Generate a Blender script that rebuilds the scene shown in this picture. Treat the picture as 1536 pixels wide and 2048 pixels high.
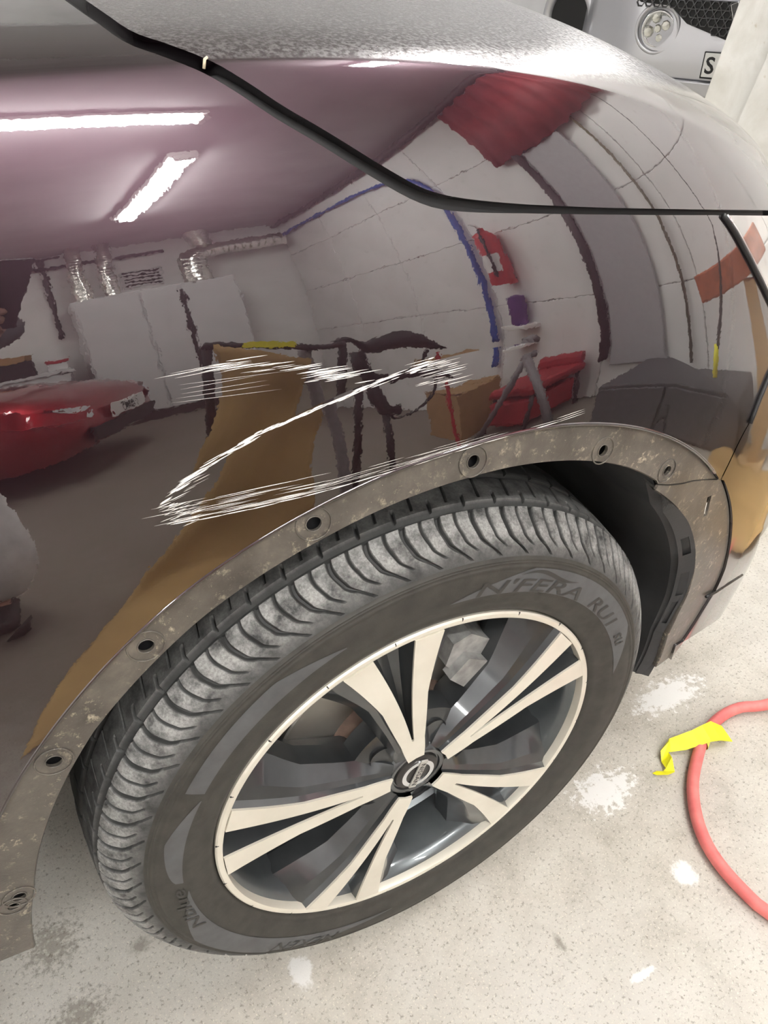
import bpy, bmesh, math, random
import numpy as np
from mathutils import Vector, Matrix, geometry
random.seed(7); rng = np.random.default_rng(7)
for o in list(bpy.data.objects): bpy.data.objects.remove(o)
scn = bpy.context.scene
COL = scn.collection
R = math.radians

# ------------------------------------------------------------------ camera
cam_d = bpy.data.cameras.new('camera'); cam = bpy.data.objects.new('camera', cam_d); COL.objects.link(cam)
CAM_POS = Vector((-0.27513, -0.44591, 1.15205)); YAW, PITCH = 0.47855, 0.66178
fwd = Vector((math.sin(YAW)*math.cos(PITCH), math.cos(YAW)*math.cos(PITCH), -math.sin(PITCH)))
rgt = Vector((math.cos(YAW), -math.sin(YAW), 0)); upv = rgt.cross(fwd)
mw = Matrix((rgt, upv, -fwd)).transposed().to_4x4(); mw.translation = CAM_POS
cam.matrix_world = mw
cam_d.sensor_fit = 'VERTICAL'; cam_d.sensor_height = 36.0; cam_d.lens = 1540.0/2048.0*36.0
cam_d.clip_start = 0.02; cam_d.clip_end = 60
scn.camera = cam
# ------------------------------------------------------------------ world / exposure
w = bpy.data.worlds.new('world'); scn.world = w; w.use_nodes = True
w.node_tree.nodes['Background'].inputs[0].default_value = (0.75, 0.8, 0.9, 1); w.node_tree.nodes['Background'].inputs[1].default_value = 0.15
scn.view_settings.view_transform = 'Standard'; scn.view_settings.look = 'None'
scn.view_settings.gamma = 1.0; scn.view_settings.use_curve_mapping = False
scn.view_settings.exposure = 0.46
scn.cycles.use_denoising = True
scn.cycles.max_bounces = 10; scn.cycles.glossy_bounces = 6; scn.cycles.diffuse_bounces = 5
LAMP = 78.0      # radiance of the ceiling battens

# ------------------------------------------------------------------ helpers
def link(o, parent=None):
    COL.objects.link(o)
    if parent is not None: o.parent = parent
    return o
def empty(name, loc=(0,0,0), rz=0.0, parent=None):
    o = bpy.data.objects.new(name, None); o.location = loc; o.rotation_euler = (0,0,rz); o.empty_display_size = .05
    return link(o, parent)
def tag(o, label=None, cat=None, group=None, kind=None):
    if label: o['label'] = label
    if cat: o['category'] = cat
    if group: o['group'] = group
    if kind: o['kind'] = kind
    return o
class MB:
    def __init__(s): s.v=[]; s.f=[]
    def add(s, vs, fs):
        n=len(s.v); s.v += [tuple(map(float,p)) for p in vs]; s.f += [tuple(n+i for i in f) for f in fs]; return s
    def box(s, c, d, rz=0.0, rx=0.0, ry=0.0, bev=0.0):
        bm=bmesh.new(); bmesh.ops.create_cube(bm, size=1.0)
        bmesh.ops.scale(bm, vec=Vector(d), verts=bm.verts)
        if bev: bmesh.ops.bevel(bm, geom=list(bm.edges), offset=bev, segments=2, profile=.5, affect='EDGES')
        m = Matrix.Translation(Vector(c)) @ Matrix.Rotation(rz,4,'Z') @ Matrix.Rotation(ry,4,'Y') @ Matrix.Rotation(rx,4,'X')
        bm.transform(m); bm.verts.index_update()
        s.add([v.co[:] for v in bm.verts], [[v.index for v in f.verts] for f in bm.faces]); bm.free(); return s
    def tube(s, pts, r, n=12, cap=True, closed=False):
        pts=[Vector(p) for p in pts]; k=len(pts); rr = r if hasattr(r,'__len__') else [r]*k
        t0=(pts[1]-pts[0]).normalized(); ref = Vector((0,0,1)) if abs(t0.z)<.9 else Vector((1,0,0))
        nrm = t0.cross(ref).normalized(); vs=[]
        for i,p in enumerate(pts):
            a=pts[max(i-1,0)]; b=pts[min(i+1,k-1)]; t=(b-a).normalized()
            nrm=(nrm-t*nrm.dot(t)).normalized(); bn=t.cross(nrm)
            for j in range(n):
                an=2*math.pi*j/n; vs.append(p+(nrm*math.cos(an)+bn*math.sin(an))*rr[i])
        fs=[(i*n+j, i*n+(j+1)%n, (i+1)*n+(j+1)%n, (i+1)*n+j) for i in range(k-1) for j in range(n)]
        if cap: fs += [tuple(range(n))[::-1], tuple((k-1)*n+j for j in range(n))]
        return s.add(vs, fs)
    def lathe(s, prof, c, axis='Y', n=64, a0=0.0, a1=2*math.pi, flip=False):
        full = abs(a1-a0-2*math.pi)<1e-6; m = n if full else n+1; vs=[]
        for i in range(m):
            a=a0+(a1-a0)*i/n; ca,sa=math.cos(a),math.sin(a)
            for r,h in prof:
                if axis=='Y': vs.append((c[0]+r*ca, c[1]+h, c[2]+r*sa))
                elif axis=='Z': vs.append((c[0]+r*ca, c[1]+r*sa, c[2]+h))
                else: vs.append((c[0]+h, c[1]+r*ca, c[2]+r*sa))
        k=len(prof); fs=[]
        for i in range(n):
            i2=(i+1)%m
            for j in range(k-1):
                q=(i*k+j, i2*k+j, i2*k+j+1, i*k+j+1); fs.append(q[::-1] if flip else q)
        return s.add(vs, fs)
    def prism(s, poly, y0, y1, frame=None):
        n=len(poly); vs=[(p[0],y0,p[1]) for p in poly]+[(p[0],y1,p[1]) for p in poly]
        tris=geometry.tessellate_polygon([[Vector((p[0],p[1],0)) for p in poly]])
        fs=[tuple(t) for t in tris]+[tuple(n+i for i in t)[::-1] for t in tris]+[(i,(i+1)%n,n+(i+1)%n,n+i) for i in range(n)]
        if frame: vs=[frame @ Vector(v) for v in vs]
        return s.add(vs, fs)
    def build(s, name, mat, parent=None, smooth=False, angle=None, fixn=True):
        me=bpy.data.meshes.new(name); me.from_pydata(s.v,[],s.f); me.update()
        if fixn:
            bm=bmesh.new(); bm.from_mesh(me); bmesh.ops.recalc_face_normals(bm, faces=bm.faces); bm.to_mesh(me); bm.free()
        if mat: me.materials.append(mat)
        if smooth:
            me.polygons.foreach_set('use_smooth',[True]*len(me.polygons))
            if angle:
                try: me.set_sharp_from_angle(angle=R(angle))
                except Exception: pass
        return link(bpy.data.objects.new(name, me), parent)
def npmesh(name, V, Fa, mat, parent=None, N=None, smooth=True):
    V=np.asarray(V,np.float32); Fa=np.asarray(Fa,np.int32); k=Fa.shape[1]
    me=bpy.data.meshes.new(name); me.vertices.add(len(V)); me.vertices.foreach_set('co',V.ravel())
    me.loops.add(Fa.size); me.loops.foreach_set('vertex_index',Fa.ravel())
    me.polygons.add(len(Fa)); me.polygons.foreach_set('loop_start',np.arange(0,Fa.size,k,dtype=np.int32))
    me.update(calc_edges=True); me.validate()
    me.polygons.foreach_set('use_smooth',[smooth]*len(me.polygons))
    if N is not None: me.normals_split_custom_set_from_vertices([tuple(n) for n in N.tolist()])
    if mat: me.materials.append(mat)
    return link(bpy.data.objects.new(name, me), parent)
def spline(pts, n):
    pts=np.array(pts,float); d=np.r_[0,np.cumsum(np.linalg.norm(np.diff(pts,axis=0),axis=1))]
    P=np.vstack([2*pts[0]-pts[1],pts,2*pts[-1]-pts[-2]]); out=[]
    for x in np.linspace(0,d[-1],n):
        i=min(np.searchsorted(d,x,side='right')-1,len(pts)-2); u=(x-d[i])/(d[i+1]-d[i]); p0,p1,p2,p3=P[i:i+4]
        out.append(.5*((2*p1)+(-p0+p2)*u+(2*p0-5*p1+4*p2-p3)*u*u+(-p0+3*p1-3*p2+p3)*u**3))
    return np.array(out)

# ------------------------------------------------------------------ materials
class NT:
    def __init__(s, name):
        s.m=bpy.data.materials.new(name); s.m.use_nodes=True; s.t=s.m.node_tree; s.b=s.t.nodes['Principled BSDF']
    def n(s, typ, **kw):
        x=s.t.nodes.new(typ)
        for k,v in kw.items():
            if k.startswith('_'): setattr(x,k[1:],v)
            else:
                key=int(k[1:]) if k[0]=='i' and k[1:].isdigit() else k.replace('__',' ')
                x.inputs[key].default_value=v
        return x
    def l(s,a,b): s.t.links.new(a,b)
    def set(s, **kw):
        for k,v in kw.items():
            key=k.replace('_',' ')
            if key in s.b.inputs:
                s.b.inputs[key].default_value = v if not (isinstance(v,tuple) and len(v)==3) else (*v,1)
        return s
    def coord(s, scale=(1,1,1), kind='Object'):
        tc=s.n('ShaderNodeTexCoord'); mp=s.n('ShaderNodeMapping'); mp.inputs['Scale'].default_value=scale
        s.l(tc.outputs[kind], mp.inputs['Vector']); return mp.outputs['Vector']
    def noise(s, vec, scale, detail=4, rough=.55, dist=0.0):
        x=s.n('ShaderNodeTexNoise',Scale=scale,Detail=detail,Roughness=rough,Distortion=dist); s.l(vec,x.inputs['Vector']); return x.outputs['Fac']
    def ramp(s, fac, stops, interp='LINEAR'):
        x=s.n('ShaderNodeValToRGB'); x.color_ramp.interpolation=interp; e=x.color_ramp.elements
        while len(e)<len(stops): e.new(.5)
        for q,(p,c) in zip(e,stops): q.position=p; q.color=(*c,1) if len(c)==3 else c
        s.l(fac,x.inputs['Fac']); return x.outputs['Color']
    def mix(s, fac, a, b, mode='MIX'):
        x=s.n('ShaderNodeMix',_data_type='RGBA',_blend_type=mode)
        for sock,v in ((x.inputs[0],fac),(x.inputs[6],a),(x.inputs[7],b)):
            if hasattr(v,'is_output'): s.l(v,sock)
            elif isinstance(v,(int,float)): sock.default_value=v
            else: sock.default_value=(*v,1) if len(v)==3 else v
        return x.outputs[2]
    def math(s, op, a, b=0.0, c=None, clamp=False):
        x=s.n('ShaderNodeMath',_operation=op,_use_clamp=clamp)
        for i,v in enumerate((a,b) if c is None else (a,b,c)):
            if hasattr(v,'is_output'): s.l(v,x.inputs[i])
            else: x.inputs[i].default_value=v
        return x.outputs[0]
    def bump(s, h, dist, strength=1.0, to='Normal'):
        x=s.n('ShaderNodeBump',Strength=strength,Distance=dist); s.l(h,x.inputs['Height']); s.l(x.outputs['Normal'],s.b.inputs[to]); return x
    def to(s, out, name): s.l(out, s.b.inputs[name]); return s
def plain(name, col, rough=.5, metal=0.0, coat=0.0, var=.12, scale=30, bump=0.0, spec=None):
    t=NT(name).set(Roughness=rough, Metallic=metal, Coat_Weight=coat)
    v=t.coord(); f=t.noise(v,scale)
    lo=tuple(c*(1-var) for c in col); hi=tuple(min(1,c*(1+var)) for c in col)
    t.to(t.ramp(f,[(.3,lo),(.7,hi)]),'Base Color')
    if spec is not None: t.set(Specular_IOR_Level=spec)
    if bump: t.bump(f,bump)
    return t.m
def emit(name, col, power):
    m=bpy.data.materials.new(name); m.use_nodes=True; t=m.node_tree
    for n in list(t.nodes): t.nodes.remove(n)
    e=t.nodes.new('ShaderNodeEmission'); e.inputs[0].default_value=(*col,1); e.inputs[1].default_value=power
    o=t.nodes.new('ShaderNodeOutputMaterial'); t.links.new(e.outputs[0],o.inputs[0]); return m
M={}
def paint(name, base, rough=.32, coat_ior=2.15, peel=2.5e-5):
    t=NT(name).set(Metallic=1.0, Roughness=rough, Coat_Weight=1.0, Coat_Roughness=0.012, Coat_IOR=coat_ior)
    v=t.coord()
    fl=t.noise(v,2200,2); t.to(t.ramp(fl,[(.35,tuple(c*.94 for c in base)),(.65,tuple(min(1,c*1.06) for c in base))]),'Base Color')
    h=t.noise(t.coord((1,1,1.2)),85,3,.5); b=t.n('ShaderNodeBump',Strength=1.0,Distance=peel); t.l(h,b.inputs['Height']); t.l(b.outputs['Normal'],t.b.inputs['Coat Normal'])
    return t
M['paint']=paint('purple_black_metallic_paint',(.036,.0215,.0285)).m
# dusty bonnet: the same paint, fine dust and droplets settled where the sheet lies flat
t=paint('dusty_bonnet_paint',(.036,.0215,.0285))
g=t.n('ShaderNodeNewGeometry'); sx=t.n('ShaderNodeSeparateXYZ'); t.l(g.outputs['Normal'],sx.inputs[0])
flat=t.ramp(sx.outputs['Z'],[(.86,(0,0,0)),(.95,(1,1,1))])
v=t.coord(); dn=t.noise(v,300,3,.6); dm=t.ramp(dn,[(.40,(.15,.15,.15)),(.60,(1,1,1))])
dmask=t.math('MULTIPLY',t.math('MULTIPLY',flat,dm),.62)
old=t.b.inputs['Base Color'].links[0].from_socket
t.to(t.mix(dmask,old,(.72,.72,.74)),'Base Color')
t.to(t.math('MULTIPLY_ADD',t.math('MULTIPLY',flat,dm),.22,.012),'Coat Roughness')
bb=t.n('ShaderNodeBump',Strength=.9,Distance=6e-4); t.l(t.math('MULTIPLY',flat,t.noise(v,330,3,.6)),bb.inputs['Height'])
pb=[n for n in t.t.nodes if n.type=='BUMP' and n is not bb][0]; t.l(pb.outputs['Normal'],bb.inputs['Normal']); t.l(bb.outputs['Normal'],t.b.inputs['Coat Normal'])
t.to(t.math('MULTIPLY',flat,-.7),'Metallic') if False else None
M['hood']=t.m
# arch flange: bare painted edge, road film and crusts
t=NT('dirty_arch_flange').set(Metallic=.25, Coat_Weight=.35, Coat_Roughness=.18)
v=t.coord(); f1=t.noise(v,22,7,.62,.2); f2=t.noise(v,120,8,.75,.15); f3=t.noise(v,330,4,.65)
c=t.ramp(f1,[(.3,(.058,.052,.046)),(.55,(.112,.101,.087)),(.75,(.20,.178,.146))])
crust=t.math('MULTIPLY',t.ramp(f2,[(.55,(0,0,0)),(.66,(1,1,1))]),t.ramp(t.noise(v,34,4,.6),[(.42,(.1,.1,.1)),(.62,(1,1,1))]))
c=t.mix(crust,c,(.46,.41,.31))
c=t.mix(t.ramp(f3,[(.71,(0,0,0)),(.75,(1,1,1))]),c,(.68,.60,.45))
t.to(c,'Base Color'); t.to(t.ramp(f1,[(.3,(.28,.28,.28)),(.7,(.62,.62,.62))]),'Roughness'); t.bump(f2,6e-4)
M['flange']=t.m
M['black']=plain('black_plastic',(.012,.012,.013),.55,var=.3)
M['gap']=plain('dark_shut_gap',(.004,.004,.005),.6,var=.2)  # near-black: the dark of gaps and hollows put into the colour
t=NT('liner_plastic').set(Roughness=.7); v=t.coord(); f=t.noise(v,9,5); t.to(t.ramp(f,[(.3,(.020,.021,.023)),(.75,(.055,.056,.058))]),'Base Color'); t.bump(t.noise(v,300,3),2e-4); M['liner']=t.m
M['scratch']=plain('bare_scratch',(.80,.79,.76),.55,var=.15,scale=500)
M['crease_shade']=plain('crease_shade_black',(.010,.010,.011),.45)  # near-black for the bumper crease, shade put into the colour
# rubber
t=NT('tyre_rubber').set(Roughness=.62, Specular_IOR_Level=.45); v=t.coord(); f=t.noise(v,60,5); t.to(t.ramp(f,[(.3,(.026,.025,.022)),(.7,(.044,.042,.036))]),'Base Color'); t.bump(t.noise(v,500,2),8e-5); M['rubber']=t.m
t=NT('tyre_rubber_band').set(Roughness=.5, Specular_IOR_Level=.5); v=t.coord(); f=t.noise(v,60,5); t.to(t.ramp(f,[(.3,(.062,.064,.067)),(.7,(.085,.088,.092))]),'Base Color'); M['band']=t.m
t=NT('tread_rubber').set(Roughness=.7); v=t.coord(); f=t.noise(v,48,6,.65); f2=t.noise(v,420,3,.7)
at=t.n('ShaderNodeAttribute',_attribute_name='wear'); 
base=t.ramp(f,[(.3,(.030,.031,.031)),(.7,(.060,.061,.060))])
dust=t.math('MULTIPLY',t.ramp(f,[(.32,(0,0,0)),(.58,(1,1,1))]),t.ramp(f2,[(.30,(.45,.45,.45)),(.62,(1,1,1))]))
t.to(t.mix(t.math('MULTIPLY',dust,at.outputs['Fac']),base,(.36,.36,.35)),'Base Color'); t.bump(f2,2.5e-4); M['tread']=t.m
t=NT('machined_alloy').set(Metallic=.35, Roughness=.42, Coat_Weight=.3, Coat_Roughness=.1); v=t.coord(); f=t.noise(v,14,4); t.to(t.ramp(f,[(.3,(.66,.63,.54)),(.7,(.78,.75,.66))]),'Base Color'); M['alloy']=t.m
t=NT('dark_alloy_paint').set(Metallic=.6, Roughness=.32, Coat_Weight=.8, Coat_Roughness=.06); v=t.coord(); f=t.noise(v,20,5); t.to(t.ramp(f,[(.3,(.046,.050,.054)),(.7,(.070,.076,.080))]),'Base Color'); M['darkalloy']=t.m
M['barrel']=plain('wheel_barrel_paint',(.10,.112,.118),.3,metal=.6,coat=.5)
M['steel']=plain('brake_steel',(.46,.44,.40),.38,metal=.9,var=.2,scale=8)
M['rust']=plain('rusty_hub',(.13,.085,.065),.75,metal=.2,var=.4,scale=40)
M['cast']=plain('cast_caliper',(.34,.34,.33),.55,metal=.4,var=.3,scale=60,bump=1e-4)
M['chrome']=plain('bright_trim',(.75,.76,.78),.12,metal=1.0,var=.05)
M['white_paint']=plain('white_paint',(.78,.78,.76),.55,var=.06,scale=6)

# ------------------------------------------------------------------ structure
H=3.05; YB=-5.75; XW=2.1; YF=7.0; XL=-4.6; XF=6.2; YE=1.62
t=NT('concrete_floor').set(Roughness=.78); tc=t.n('ShaderNodeTexCoord'); ob=tc.outputs['Object']
big=t.noise(ob,1.6,5,.6,.4); mid=t.noise(ob,14,8,.72,.2); fine=t.noise(ob,170,5,.72); fine2=t.noise(ob,310,3,.7)
c=t.ramp(mid,[(.28,(.35,.328,.28)),(.5,(.47,.447,.392)),(.74,(.56,.54,.485))])
c=t.mix(t.ramp(big,[(.42,(0,0,0)),(.66,(.75,.75,.75))]),c,(.56,.55,.52))
c=t.mix(t.ramp(fine,[(.36,(.65,.65,.65)),(.45,(0,0,0))]),c,(.16,.14,.115))
c=t.mix(t.ramp(fine2,[(.59,(0,0,0)),(.65,(.9,.9,.9))]),c,(.66,.63,.54))
def blob(x,y,rx,ry,lo=.80,hi=.55,ns=26,amp=.75,rot=0.0):
    mp=t.n('ShaderNodeMapping',_vector_type='TEXTURE'); mp.inputs['Location'].default_value=(x,y,0); mp.inputs['Rotation'].default_value=(0,0,rot); mp.inputs['Scale'].default_value=(rx,ry,1); t.l(ob,mp.inputs['Vector'])
    ln=t.n('ShaderNodeVectorMath',_operation='LENGTH'); t.l(mp.outputs[0],ln.inputs[0])
    d=t.math('ADD',ln.outputs['Value'],t.math('MULTIPLY',t.math('SUBTRACT',t.noise(ob,ns,6,.7),.5),amp*2))
    mr=t.n('ShaderNodeMapRange',_clamp=True); t.l(d,mr.inputs[0]); mr.inputs[1].default_value=hi; mr.inputs[2].default_value=lo; mr.inputs[3].default_value=1; mr.inputs[4].default_value=0
    return mr.outputs[0]
for x,y,rx,ry,am in ((.385,.03,.072,.045,1.6),(.40,-.137,.026,.028,.7),(-.17,.005,.022,.03,.7),(.245,-.215,.03,.008,.9),(.62,.13,.10,.04,1.4)):
    c=t.mix(t.math('MULTIPLY',blob(x,y,rx,ry,ns=75,amp=am),.9),c,(.74,.74,.72))
for x,y,rx,ry,am in ((-.36,.14,.022,.016,.7),(-.45,.09,.05,.035,1.4),(-.29,.27,.014,.012,.6),(-.47,.2,.05,.05,1.5),(.33,.125,.10,.015,1.2),(.28,.09,.02,.015,.8),(-.56,.08,.06,.05,1.5),(.17,-.13,.01,.02,.9)):
    c=t.mix(t.math('MULTIPLY',blob(x,y,rx,ry,lo=.85,hi=.25,ns=110,amp=am*1.3),.55),c,(.11,.09,.065))
# darker brown over the middle of the workshop, edge broken by noise
sp=t.n('ShaderNodeSeparateXYZ'); t.l(ob,sp.inputs[0]); mr=t.n('ShaderNodeMapRange',_clamp=True); t.l(t.math('ADD',sp.outputs['Y'],t.math('MULTIPLY',t.noise(ob,2.2,6,.65,.4),.9)),mr.inputs[0]); mr.inputs[1].default_value=.02; mr.inputs[2].default_value=-.45; mr.inputs[3].default_value=0; mr.inputs[4].default_value=.82
c=t.mix(mr.outputs[0],c,(.150,.128,.100))
t.to(c,'Base Color'); t.bump(t.math('ADD',fine,t.math('MULTIPLY',mid,2)),1.2e-3,.6); M['floor']=t.m
t=NT('painted_wall').set(Roughness=.6); v=t.coord(); f=t.noise(v,1.3,6,.6,.5); f2=t.noise(v,14,4)
c=t.ramp(f,[(.3,(.78,.775,.76)),(.62,(.88,.88,.87))]); c=t.mix(t.ramp(f2,[(.62,(0,0,0)),(.75,(.25,.25,.25))]),c,(.5,.48,.45)); t.to(c,'Base Color'); t.bump(f2,2e-3,.4); M['wall']=t.m
M['ceiling']=plain('ceiling_paint',(.46,.44,.455),.8,var=.1,scale=2)
M['block']=M['wall']
def slab(name, c, d, mat, kind='structure'):
    o=MB().box(c,d).build(name,mat); tag(o,kind=kind); return o
fl=slab('floor',((XL+XF)/2,(YB+YF)/2,-.05),(XF-XL+.4,YF-YB+.4,.1),M['floor']); tag(fl,'worn pale concrete workshop floor with speckles and white spills')
ce=slab('ceiling',((XL+XF)/2,(YB+YF)/2,H+.05),(XF-XL+.4,YF-YB+.4,.1),M['ceiling']); tag(ce,'pale grey workshop ceiling seen mirrored in the wing')
for nm,c,d,lb in (('wall_back',((XL+XF)/2,YB-.1,H/2),(XF-XL+.4,.2,H),'white painted wall behind the grey oven cabinet'),
                  ('wall_left',(XL-.1,(YB+YF)/2,H/2),(.2,YF-YB,H),'white painted wall at the rear end of the dark car'),
                  ('wall_front',((XL+XF)/2,YF+.1,H/2),(XF-XL+.4,.2,H),'white painted wall far behind the silver car'),
                  ('wall_far',(XF+.1,(YB+YF)/2,H/2),(.2,YF-YB,H),'white painted wall of the bay where the silver car stands')):
    o=slab(nm,c,d,M['wall'] if nm in ('wall_back','wall_left') else plain('grey_wall_paint',(.56,.56,.57),.7,var=.15,scale=1.5)); tag(o,lb)
wr=slab('wall_right',(XW+.12,(YB+YE)/2,H/2),(.16,YE-YB,H),plain('joint_mortar',(.70,.69,.68),.8)); tag(wr,'white block wall with pipes ahead of the dark car')
# large painted panels of the right-hand wall, joints recessed
pm=MB().box((0,0,0),(.045,.993,.761),bev=.006).build('wall_panel',M['wall'],wr)
first=True; k=0
for iz in range(4):
    for iy in range(7):
        y=YB+.53+iy*1.0+(.0 if iz%2==0 else .0); z=.385+iz*.765
        if y>YE-.4: continue
        o=pm if first else bpy.data.objects.new('wall_panel',pm.data)
        if not first: link(o,wr)
        first=False; o.location=(XW+.022,y,z)
# narrow end panels against the opening
for iz in range(4):
    o=MB().box((0,0,0),(.045,.34,.761),bev=.006).build('wall_panel',M['wall'],wr); o.location=(XW+.022,YE-.18,.385+iz*.765)
# ------------------------------------------------------------------ ceiling battens (the room's lamps, and some added to brighten walls and bonnet)
M['lamp']=emit('lit_diffuser',(1.0,.985,.94),LAMP)
def batten(x,y,length,rz,label,group='ceiling battens'):
    r=empty('ceiling_light',(x,y,H),rz)
    MB().box((0,0,-.035),(length,.16,.05),bev=.006).build('housing',M['white_paint'],r)
    MB().box((0,0,-.085),(length-.06,.105,.05),bev=.015).build('diffuser',M['lamp'],r)
    MB().box((length/2-.02,0,-.08),(.035,.12,.06),bev=.005).build('end_cap',M['white_paint'],r)
    MB().box((-length/2+.02,0,-.08),(.035,.12,.06),bev=.005).build('end_cap',M['white_paint'],r)
    return tag(r,label,'light',group)
batten(-.14,-1.76,1.66,R(-11),'long lit batten mirrored as a white line across the wing shoulder')
batten(.62,-3.42,1.7,R(86),'lit batten mirrored as a short slanted white bar on the wing')
batten(-2.6,-3.0,1.6,R(90),'lit ceiling batten over the red car')
batten(-2.6,-5.0,1.8,0,'added ceiling batten brightening the back wall')  # unseen batten added to lift the back wall and cabinet
batten(-2.4,1.2,1.6,0,'lit ceiling batten over the rear of the dark car')
batten(5.2,4.6,1.6,R(70),'added ceiling batten in the far corner brightening the bonnet')  # unseen batten added for a brighter bonnet top
batten(1.80,1.30,1.0,R(90),'added ceiling batten by the bonnet tip brightening the right-hand wall')  # unseen batten added to brighten the wall mirrored in the bonnet side
batten(1.25,-.38,1.2,R(90),'lit ceiling batten mirrored on the ridge of the bonnet')
batten(3.9,2.6,1.6,R(60),'lit ceiling batten over the silver car')
batten(-2.4,4.9,1.6,0,'lit ceiling batten beyond the bonnet near the far wall')

# ------------------------------------------------------------------ dark car: body surface (control net in metres)
CAR=empty('car',(0,0,0)); tag(CAR,'dark purple car with a scratched front wing and exposed wheel arch','car')
SHUT_LO=[(4.314,13.816),(4.332,13.573),(4.348,13.331),(4.365,13.088),(4.381,12.848),(4.399,12.587),(4.416,12.325),(4.434,12.045),(4.456,11.773),(4.483,11.545),(4.513,11.358),(4.544,11.163),(4.574,10.902),(4.604,10.567),(4.636,10.246),(4.668,10.004),(4.698,9.807),(4.726,9.634),(4.755,9.468),(4.785,9.309),(4.813,9.162),(4.843,9.012),(4.875,8.867),(4.907,8.733),(4.941,8.608),(4.975,8.491),(5.010,8.377),(5.044,8.263),(5.080,8.146),(5.116,8.029),(5.153,7.914),(5.190,7.805),(5.231,7.689),(5.272,7.581),(5.310,7.485),(5.355,7.383),(5.400,7.293),(5.448,7.215),(5.500,7.150),(5.561,7.101),(5.615,7.074),(5.676,7.052),(5.747,7.034),(5.804,7.023),(5.867,7.014),(5.936,7.006),(6.015,7.000),(6.086,6.993),(6.158,6.989),(6.238,6.985),(6.322,6.984),(6.410,6.985),(6.498,6.988),(6.591,6.993),(6.689,7.001),(6.791,7.011),(6.896,7.025),(7.003,7.042),(7.116,7.063),(7.246,7.091),(7.380,7.123),(7.521,7.160),(7.672,7.203),(7.843,7.253),(8.037,7.310),(8.258,7.375),(8.519,7.448),(8.850,7.524)]
SHUT_HI=[(4.365,14.196),(4.382,13.928),(4.398,13.675),(4.414,13.432),(4.430,13.201),(4.446,12.957),(4.462,12.708),(4.477,12.444),(4.496,12.198),(4.519,12.009),(4.546,11.860),(4.578,11.708),(4.608,11.528),(4.639,11.333),(4.671,11.094),(4.702,10.760),(4.733,10.343),(4.763,10.028),(4.793,9.794),(4.824,9.596),(4.854,9.423),(4.884,9.257),(4.915,9.104),(4.947,8.967),(4.980,8.839),(5.015,8.719),(5.050,8.600),(5.086,8.480),(5.123,8.359),(5.160,8.238),(5.197,8.121),(5.234,8.010),(5.275,7.891),(5.316,7.781),(5.354,7.683),(5.398,7.578),(5.440,7.490),(5.483,7.417),(5.530,7.358),(5.584,7.307),(5.633,7.272),(5.691,7.240),(5.759,7.210),(5.814,7.190),(5.876,7.170),(5.944,7.152),(6.022,7.134),(6.092,7.124),(6.165,7.116),(6.244,7.110),(6.328,7.105),(6.415,7.103),(6.503,7.103),(6.596,7.107),(6.694,7.115),(6.796,7.126),(6.901,7.141),(7.008,7.158),(7.121,7.180),(7.252,7.210),(7.386,7.244),(7.528,7.284),(7.680,7.330),(7.853,7.387),(8.050,7.454),(8.275,7.531),(8.544,7.619),(8.889,7.715)]
LAMP_SEAM=[(7.777,7.228),(7.840,7.100),(7.915,6.944),(7.975,6.805),(8.040,6.656),(8.113,6.497),(8.190,6.339),(8.266,6.191),(8.349,6.036),(8.433,5.881),(8.513,5.734),(8.594,5.578),(8.677,5.410),(8.740,5.260),(8.789,5.099),(8.816,4.942),(8.793,4.798),(8.732,4.684),(8.657,4.571),(8.594,4.457),(8.540,4.347),(8.490,4.235),(8.446,4.125),(8.408,4.012),(8.375,3.901),(8.345,3.791)]
BUMP_SEAM=[(8.345,3.791),(8.301,3.702),(8.261,3.604),(8.231,3.510),(8.202,3.409),(8.175,3.315),(8.147,3.225),(8.121,3.138)]
BUMP_BOT=[(8.218,1.215),(8.395,1.174),(8.589,1.120),(8.804,1.056),(9.050,0.974),(9.434,0.794),(10.000,0.464),(10.060,0.555),(10.060,0.693),(10.090,0.807),(10.120,0.922),(10.180,1.013),(9.728,1.498),(9.577,1.715)]
FL_SEAM=[(7.338,3.439),(7.490,3.367),(7.641,3.312),(7.790,3.278),(7.952,3.216),(8.121,3.138)]
HOLES=[(3.252,2.027),(3.217,1.969),(3.569,2.990),(4.011,3.653),(4.790,4.267),(5.657,4.425),(6.660,4.117),(7.412,3.568)]
BUMP_LINE=[(8.613,1.612),(8.692,1.588),(8.776,1.564),(8.849,1.545),(8.928,1.526),(9.025,1.500),(9.117,1.471),(9.232,1.431),(9.372,1.377),(9.549,1.300)]
SLOT=[(8.082,2.847)]
CLIP_RED=[(4.693,10.359)]
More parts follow.
